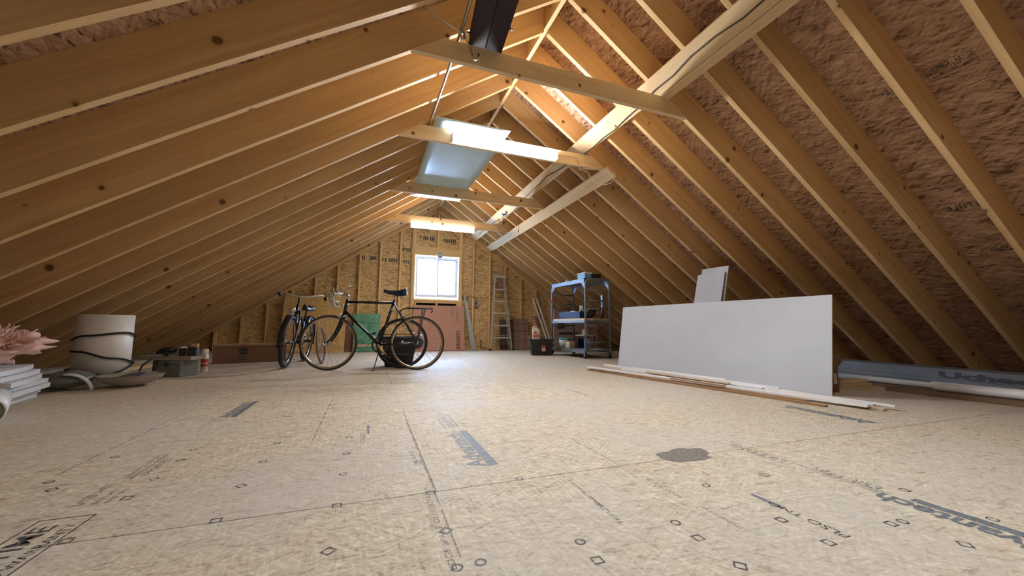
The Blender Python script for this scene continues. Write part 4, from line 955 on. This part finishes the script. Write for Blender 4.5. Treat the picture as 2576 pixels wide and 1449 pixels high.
bx = thing('open_carton', 'small open cardboard carton on the stool under the deck', 'carton', SC(.26, .34, .402), R(20))
obj('body', tub(.15,.13,.15,.13,.10,.004), M['cardboard'], bx); obj('flap', G().box(-.075,.075,-.075,-.071,0,.07), M['cardboard'], bx, loc=(0,-.002,.10), rot=(R(50),0,0))
for k in range(2):
    tag(obj('paper_sheet', G().box(-.11,.11,-.07,.07,0,.003), M['white_plastic'], loc=SC(.38-.01*k, .16+.008*k, .151+.0032*k), rot=(0,0,R(10*k))), ('lower', 'upper')[k]+' of two white paper sheets on the scaffold base', 'paper', 'loose papers on the scaffold base')
tag(obj('black_crate', tub(.16,.16,.18,.18,.15), M['black'], loc=SC(.36, .74, .151)), 'black crate at the back of the scaffold base', 'crate')
for k, (x, y, s_, m_) in enumerate(((4.25, 5.52, .10, 'navy'), (4.45, 5.36, .08, 'grey_box'))):
    carton('small_carton', ('dark blue' if k == 0 else 'grey')+' small box on the floor right of the scaffold', 'box', (x, y, .001), (.16, .12, s_), R(12*k), m_, False)

# ------------------------------------------------------------------ plasterboard and trim pieces on the right
def plate(name, label, cat, bl, br, top_dx, h, t, mat, edge=None):
    """sheet standing on the line bl-br, leaning so that its top is top_dx further right"""
    bl, br = Vector((*bl, 0)), Vector((*br, 0)); d = (br-bl); L = d.length; a = math.atan2(d.y, d.x); lean_ = math.atan2(top_dx, h)
    th = thing(name, label, cat, (bl.x, bl.y, .001+t*math.sin(lean_)*0), rot=(0,0,0)); X = d.normalized(); nrm = Vector((-X.y, X.x, 0))
    if nrm.x < 0: nrm = -nrm
    Z = (Vector((0,0,1))*math.cos(lean_)+nrm*math.sin(lean_)); Yv = Z.cross(X)
    Mx = Matrix(((X.x,Yv.x,Z.x,0),(X.y,Yv.y,Z.y,0),(X.z,Yv.z,Z.z,0),(0,0,0,1)))
    hh_ = math.hypot(h, top_dx); th.rotation_euler = Mx.to_euler(); sg = 1 if Yv.dot(nrm) > 0 else -1
    y0_, y1_ = (0, t) if sg > 0 else (-t, 0)
    obj('sheet', G().box(0, L, y0_+.0005, y1_-.0005, 0, hh_-.0), M[mat], th)
    if edge: obj('paper_edge', G().box(-.0008, L+.0008, y0_ if sg > 0 else y1_-.001, y0_+.001 if sg > 0 else y1_, -.0, hh_+.0005), M[mat], th); obj('core_edge', G().box(L, L+.0012, y0_+.002, y1_-.002, .002, hh_-.001).box(.002, L, y0_+.002, y1_-.002, hh_, hh_+.0004), M[edge], th)
    return th
plate('drywall_sheet', 'long white plasterboard sheet standing on edge and leaning to the right', 'plasterboard', (3.270, 4.555), (3.510, 2.06), .115, .820, .0125, 'drywall', 'gypsum')
plate('drywall_offcut', 'taller plasterboard offcut standing up behind the long white sheet', 'plasterboard', (3.735, 3.765), (3.775, 3.405), .335, 1.300, .0125, 'drywall', 'gypsum')
plate('drywall_offcut', 'shorter plasterboard offcut in front of the taller one behind the long sheet', 'plasterboard', (3.690, 3.80), (3.725, 3.425), .335, 1.225, .0125, 'drywall', 'gypsum')
# pile of trim strips along the foot of the plasterboard
strips = [  # x, y from far end to near end, height, width, thickness, material, words
 ((2.600,4.23),(2.985,1.790),.000,.045,.012,'strip_brown','brown stained strip lying lowest along the front of the pile'),
 ((2.760,3.70),(3.045,1.95),.000,.045,.014,'strip_brown','reddish brown strip behind the lowest one in the pile'),
 ((2.700,4.40),(3.170,1.640),.0155,.070,.014,'strip_white','long white strip running the length of the pile front'),
 ((3.080,4.60),(3.232,1.585),.0,.050,.012,'strip_raw','bare pale wood moulding with white edges at the near end of the pile'),
 ((3.165,4.72),(3.345,1.70),.0,.036,.022,'strip_white','long white strip against the foot of the plasterboard'),
 ((2.900,3.95),(3.130,2.35),.029,.050,.012,'strip_white','white strip lying askew on the middle of the pile'),
 ((2.930,3.55),(3.040,2.60),.041,.040,.010,'strip_raw','short bare wood strip on top of the pile middle'),
 ((3.030,3.70),(3.190,2.25),.041,.050,.012,'strip_white','white strip with a torn end on top of the pile'),
 ((3.010,3.90),(3.180,2.75),.053,.032,.008,'strip_white','thin white strip highest in the pile'),
 ((2.850,3.10),(2.930,2.55),.029,.035,.010,'strip_brown','short brown scrap near the front of the pile'),
 ((3.270,1.90),(3.300,1.560),.0225,.030,.010,'strip_white','small white end piece at the nearest tip of the pile'),
]
for (xa, ya), (xb_, yb_), z, w, t, m_, lab in strips:
    tag(board('wood_strip', (xa, ya, z+t/2+.001), (xb_, yb_, z+t/2+.001), w, t, M[m_]), lab, 'strip', 'trim strips piled by the plasterboard')
cx_ = thing('brown_carton', 'brown cardboard carton with an open flap behind the near end of the plasterboard', 'carton', (3.685, 2.315, .001), R(2))
obj('body', tub(.22, .30, .22, .30, .215, .004), M['cardboard_d'], cx_)
obj('flap', G().box(-.11,.11,0,.004,0,.10), M['cardboard_d'], cx_, loc=(0,-.151,.214), rot=(R(12),0,0)); obj('side_flap', G().box(0,.004,-.15,.15,0,.10), M['cardboard_d'], cx_, loc=(.108,0,.214), rot=(0,R(60),0))
obj('label', G().box(.040,.085,-.1522,-.1502,.07,.16), M['label'], cx_)
for k in range(3):
    tag(board('short_plank', (3.93+.02*k, 2.30, .013+.0275*k), (4.34-.03*k, 2.235+.02*k, .013+.0275*k), .13, .025, M['pale']), ('lowest', 'middle', 'topmost')[k]+' of the three short planks stacked beside the brown carton', 'plank', 'short planks by the carton')
# long carton and the plastic pipes on the right
lc = thing('long_carton', 'long blue-grey carton with black lettering along the right eave', 'carton', (5.17, 1.95, .001), R(-99))
obj('body', G().bbox(-1.40, 1.40, -.16, .16, 0, .176, .004), M['blue_box'], lc)
obj('band', G().box(-1.401, 1.401, -.162, -.1595, .045, .052).box(-1.401, 1.401, -.162, -.1595, .085, .090), M['grey_case_d'], lc)
for s_, x, sz in (('Ucheo', -.06, .072),):
    o = link('printed_text', text_mesh(s_, sz, .004), M['ink_solid'], lc, M=Matrix.Translation((x, -.1612, .100)) @ Matrix.Rotation(R(90), 4, 'X')); o.scale = (3.2, 1, 1)
def pipe(a, b_, r, mat, label, t=.005):
    a, b_ = Vector(a), Vector(b_); L = (b_-a).length
    th = thing('plastic_pipe', label, 'pipe', a, rot=(b_-a).to_track_quat('Z', 'Y').to_euler())
    obj('tube', G().lathe([(r-t,0),(r,0),(r,L),(r-t,L),(r-t,0)], 20, caps=False), M[mat], th); return th
db = tag(board('dark_plank', (4.40, 2.10, .020), (4.44, .75, .020), .20, .036, M['dark_board']), 'wide dark plank lying under the white pipes on the right', 'plank')
tag(board('dark_plank', (4.62, 2.70, .015), (4.66, .75, .015), .20, .028, M['dark_board']), 'dark plank lying flat between the pipes and the long carton', 'plank')
pipe((4.585, 2.62, .0565), (4.62, .75, .0565), .027, 'pvc_g', 'long grey plastic pipe lying in front of the long carton')
pipe((4.385, 1.80, .0715), (4.47, .75, .0715), .033, 'pvc', 'thick white plastic pipe nearest the camera on the right')
pipe((4.470, 1.86, .0715), (4.555, .75, .0715), .033, 'pvc', 'second thick white plastic pipe behind the nearest one')
tag(board('eave_plank', (5.72, 3.9, .020), (5.72, .4, .020), .14, .036, M['weathered']), 'grey weathered plank at the foot of the right rafters', 'plank')

# ------------------------------------------------------------------ left side
# stack of foam tiles
for k in range(7):
    dx = (.035, .010, .045, .020, .055, .03, .0)[k]*(-1 if k < 2 else 1)-.02; dz = .034
    g = G(); n = 10; w, L = .62, .62
    top_ = [(w/2-.075*math.sin(PI*.5*i/n)**2*(1 if k > 3 else .3)-(.0 if k > 1 else .04), -L/2+L*i/n) for i in range(n+1)]
    pts = [(-w/2, L/2), (-w/2, -L/2)]+[(w/2-(.09*(1-math.cos(PI*i/(2*n))) if k > 3 else .03*i/n), -L/2+L*i/n) for i in range(n+1)]
    g.prism(pts, 0, .030)
    t_ = thing('foam_tile', ('lowest', 'second lowest', 'third lowest', 'middle', 'third highest', 'second highest', 'topmost')[k]+' white foam tile in the stack at the left edge', 'tile', (-2.40+dx, 3.52, .001+dz*k), R(8+(k*7 % 5)), 'foam tiles stacked at the left')
    obj('slab', g, M['foam'], t_)
    obj('lip', G().box(-w/2+.02, w/2-.05, -L/2-.006, -L/2, .006, .016), M['foam'], t_)
# pink insulation on top
g = G()
rr = random.Random(5)
def lump(c, rx, ry, rz, seed):
    b_ = blob(c, rx, ry, rz, .75, 2.1, seed, 40); g.add(b_.v, b_.f, True)
lump((0, 0, .075), .24, .16, .085, 1.2); lump((.16, .02, .10), .15, .12, .06, 4.4); lump((-.18, 0, .12), .16, .14, .07, 8.3); lump((.02, -.03, .15), .13, .10, .05, 2.7)
ins = obj('insulation', g, M['pink_fluff']); tag(ins, 'torn tuft of pink fibreglass insulation on top of the foam tiles', 'insulation'); ins.location = (-2.37, 3.50, .240); ins.scale = (1.1, 1.1, 1.15); ins.rotation_euler = (0, R(-10), R(20))
g2 = G()
for k in range(280):
    a = rr.uniform(0, 2*PI); el = rr.uniform(-.2, 1.2); p = Vector((.27*math.cos(a)*math.cos(el)*rr.uniform(.7,1.05)+.02, .17*math.sin(a)*math.cos(el), .105+.11*math.sin(el))); d = Vector((math.cos(a), math.sin(a), rr.uniform(-.1,.9))).normalized(); q = [p-d*.02]
    for j in range(4): d = (d+Vector((rr.uniform(-.8,.8), rr.uniform(-.8,.8), rr.uniform(-.7,.6)))).normalized(); q.append(q[-1]+d*.015)
    w = rr.uniform(.4, 1.0); g2.tube(q, [.012*w,.010*w,.008*w,.006*w,.002], 5)
obj('wisps', g2, M['pink_fluff'], ins)['kind'] = 'stuff'
# rolled vinyl at the very left edge
gr = thing('vinyl_roll', 'end of a sage green roll with a pale rim at the left edge', 'roll', (-1.800, 2.80, .0755), rot=(0, R(90), R(-60)))
obj('core', G().lathe([(.0,.008),(.066,.008),(.066,-.5),(.0,-.5)], 28), M['green_roll'], gr); obj('rim', G().lathe([(.066,-.5),(.075,-.5),(.075,.012),(.066,.012),(.066,-.5)], 28, caps=False), M['vinyl'], gr)
# big white roll with straps
wr = thing('sheet_roll', 'large white rolled sheet standing upright with black straps', 'roll', (-2.235, 4.60, 0), 0)
rad, hgt = .197, .610; g = G(); n = 72; pts = []
for k in range(n+1):
    a = R(110)+2*PI*1.35*k/n; q = rad-.016*(1.35*k/n); pts.append((q*math.cos(a), q*math.sin(a)))
vs = []
for off in (0, .004):
    for p in pts:
        l_ = math.hypot(*p); vs += [(p[0]*(l_-off)/l_, p[1]*(l_-off)/l_, 0.001), (p[0]*(l_-off)/l_, p[1]*(l_-off)/l_, hgt)]
o_ = 2*(n+1); fs = []
for k in range(n): a = 2*k; fs += [(a, a+2, a+3, a+1), (o_+a+2, o_+a, o_+a+1, o_+a+3), (a+1, a+3, o_+a+3, o_+a+1), (a+2, a, o_+a, o_+a+2)]
fs += [(0,1,o_+1,o_), (2*n+1,2*n,o_+2*n,o_+2*n+1)]
obj('roll', g.add(vs, fs, True), M['poly'], wr)
def strap(front):
    # heights along the visible half, left to right; behind the roll it runs straight back
    def zf(f):
        for (f0, z0), (f1, z1) in zip(front, front[1:]):
            if f0 <= f <= f1:
                u = (f-f0)/(f1-f0); u = u*u*(3-2*u); return z0+(z1-z0)*u
        return front[-1][1]
    p = []
    for k in range(64):
        f = k/32; a = R(-154)+PI*f
        z = zf(f) if f <= 1 else front[-1][1]+(front[0][1]-front[-1][1])*(f-1)
        p.append(((rad+.0045)*math.cos(a), (rad+.0045)*math.sin(a), z))
    return obj('strap', G().tube(p, .0085, 8, closed=True), M['strap'], wr)
strap([(0,.385),(.3,.425),(.72,.452),(1,.415)]); strap([(0,.292),(.25,.288),(.6,.225),(1,.168)]); strap([(0,.135),(.3,.085),(.55,.090),(1,.168)])
# glass shades and a bowl on the floor
def shade(name, label, loc, rx, h, mat, rot, prof):
    t = thing(name, label, 'shade', loc, rot=rot); obj('bowl', G().lathe(prof, 40), M[mat], t); return t
pr = [(.0,.0),(.06,.004),(.12,.022),(.158,.052),(.166,.068),(.158,.084),(.12,.112),(.06,.132),(.0,.136)]
ds = shade('glass_dish', 'smoky grey lens-shaped glass shade lying near the foam tiles', (-2.255, 4.22, .012), .16, .13, 'rib_glass', (R(4), R(-3), 0), pr)
obj('finial', G().lathe([(.0,.136),(.016,.138),(.012,.152),(.0,.156)], 14), M['black'], ds)
pr = [(.02,.004),(.08,.008),(.15,.030),(.200,.070),(.218,.098),(.214,.100),(.195,.073),(.147,.035),(.08,.014),(.0,.010)]
shade('glass_bowl', 'wide shallow amber glass bowl on the floor in front of the white roll', (-1.885, 4.30, .001), .2, .1, 'amber_glass', (0, 0, 0), pr)
tag(obj('white_plate', G().lathe([(.0,.0),(.07,.002),(.115,.012),(.118,.016),(.07,.008),(.0,.006)], 30), M['white_plastic'], loc=(-1.91, 4.31, .050), rot=(R(6), R(4), 0)), 'white plate lying inside the amber glass bowl', 'plate')
tag(obj('grey_plate', G().lathe([(.0,.0),(.06,.002),(.085,.010),(.088,.014),(.0,.008)], 26), M['navy'], loc=(-1.865, 4.26, .080), rot=(R(10), R(-6), 0)), 'small dark blue dish on the plate in the amber bowl', 'plate')
g = G(); n = 12; vs = []
for i in range(n+1):
    a = R(10)+R(85)*i/n
    for q in (.165, .150): vs += [(q*math.cos(a), -.022, q*math.sin(a)), (q*math.cos(a), .022, q*math.sin(a))]
fs = []
for i in range(n):
    a = 4*i; fs += [(a, a+1, a+5, a+4), (a+3, a+2, a+6, a+7), (a+2, a, a+4, a+6), (a+1, a+3, a+7, a+5)]
fs += [(0,2,3,1), (4*n+1,4*n+3,4*n+2,4*n)]
tag(obj('curved_trim', g.add(vs, fs, True), M['vinyl'], loc=(-2.20, 4.10, -.028), rot=(0, 0, R(10))), 'curved white plastic piece standing between the smoky shade and the bowl', 'trim')
# long planks lying along the left eave
for k, (a, b_, m_) in enumerate((((-3.02, 5.0, .058), (-2.42, 7.5, .058), 'weathered'), ((-2.78, 4.55, .02), (-2.5, 6.4, .02), 'pale'))):
    tag(board('eave_board', a, b_, .20, .036, M[m_]), ('weathered grey', 'pale bare')[k]+' board lying on the floor behind the white roll', 'board')
# grey case with a board and tools on it
gc = thing('tool_case', 'grey tool case on the floor under the weathered board', 'case', (-1.845, 5.02, .001), R(-28))
obj('body', G().bbox(-.155, .155, -.10, .10, 0, .165, .006), M['grey_box'], gc); obj('dark_end', G().bbox(-.172, -.156, -.098, .098, .004, .16, .003), M['grey_case_d'], gc)
obj('lid_line', G().box(-.156, .156, -.1015, -.0995, .120, .124), M['grey_case_d'], gc); obj('latch', G().bbox(-.02,.02,-.108,-.1,.10,.14,.002), M['grey_case_d'], gc)
tag(board('shelf_board', (-2.16, 5.10, .187), (-1.64, 4.95, .187), .21, .036, M['weathered']), 'thick weathered board resting on top of the grey case', 'board')
tag(obj('black_cable', G().tube([(-2.02,4.93,.178),(-2.07,4.90,.13),(-2.09,4.88,.06),(-2.07,4.86,.012),(-1.98,4.84,.010),(-1.93,4.80,.010),(-1.88,4.78,.010)], .008, 8).tube([(-1.96,4.90,.17),(-1.95,4.87,.10),(-1.99,4.84,.03)], .008, 8), M['black']), 'black cable hanging down from the weathered board', 'cable')
dr = thing('power_drill', 'black power tool lying on the weathered board', 'drill', (-1.94, 5.02, .2055), R(-20))
obj('body', G().tube([(-.10,0,.030),(-.03,0,.050),(.06,0,.060),(.09,0,.055)], [.012,.030,.034,.022], 10), M['black'], dr); obj('handle', G().tube([(.02,.0,.05),(.05,-.05,.025),(.06,-.07,.022)], [.022,.020,.024], 8), M['black'], dr); obj('chuck', G().tube([(-.15,0,.024),(-.10,0,.030)], [.008,.014], 8), M['steel'], dr)
tag(obj('black_adapter', G().bbox(-.03,.03,-.03,.03,0,.075,.006), M['black'], loc=(-1.80, 5.02, .2055), rot=(0,0,R(10))), 'square black charger in the middle of the weathered board', 'charger')
tag(obj('round_lid', G().lathe([(.0,.0),(.03,.0),(.033,.006),(.028,.014),(.0,.018)], 16), M['white_plastic'], loc=(-1.80, 5.02, .2808)), 'white round cap on top of the square black charger', 'cap')
tc = thing('tape_measure', 'black tool with a yellow tab at the right of the weathered board', 'tool', (-1.70, 4.98, .2055), R(-10))
obj('body', G().bbox(-.045,.045,-.03,.03,0,.085,.008), M['black'], tc); obj('yellow_tab', G().bbox(.02,.045,-.012,.012,.086,.125,.002), M['yellow'], tc); obj('tan_roll', G().lathe([(.0,.085),(.025,.085),(.025,.12),(.0,.12)], 16, Matrix.Translation((-.018,0,0))), M['cardboard'], tc)
sc_ = thing('spray_can', 'white and red spray can standing right of the grey case', 'can', (-1.715, 5.36, .001), 0)
obj('body', G().lathe([(.030,0),(.033,.004),(.033,.175),(.028,.188),(.022,.194)], 22), M['white_plastic'], sc_); obj('cap', G().lathe([(.027,.194),(.029,.198),(.029,.245),(.024,.250),(.0,.250)], 22), M['white_plastic'], sc_)
obj('label', G().lathe([(.0334,.03),(.0334,.15)], 22, caps=False), M['label'], sc_); obj('red_band', G().lathe([(.0338,.06),(.0338,.085)], 22, caps=False).lathe([(.0338,.10),(.0338,.14)], 22, caps=False), M['red'], sc_)
lb_ = thing('long_box', 'long low brown cardboard box lying by the left studs', 'box', (-1.545, 6.50, .001), R(19))
obj('body', G().bbox(-.43, .43, -.06, .06, 0, .232, .003), M['cardboard_d'], lb_); obj('lid', G().bbox(-.433, .433, -.063, .063, .232, .262, .003), M['cardboard'], lb_)
obj('printed_mark', G().box(-.15,-.04,-.0620,-.0600,.165,.205).box(-.14,-.05,-.0620,-.0600,.12,.155).box(-.15,-.04,-.0620,-.0600,.045,.052).box(-.15,-.04,-.0620,-.0600,.078,.083).box(-.13,-.06,-.0650,-.0628,.245,.250), M['ink_solid'], lb_)

# grade stamps on the right hand sheathing
for x, y, w, h, rows, fr in ((3.32, 1.15, .10, .20, 3, True), (3.33, 1.42, .10, .15, 3, False), (4.30, 1.50, .06, .22, 1, False), (4.75, 1.50, .08, .20, 2, False), (4.32, 2.40, .06, .10, 2, False), (3.34, 3.29, .05, .10, 2, False), (3.34, 2.85, .04, .08, 1, False), (4.32, 2.03, .04, .10, 1, False), (2.285, 1.96, .10, .14, 3, False)):
    roof_stamp(x, y, w, h, rows, fr)
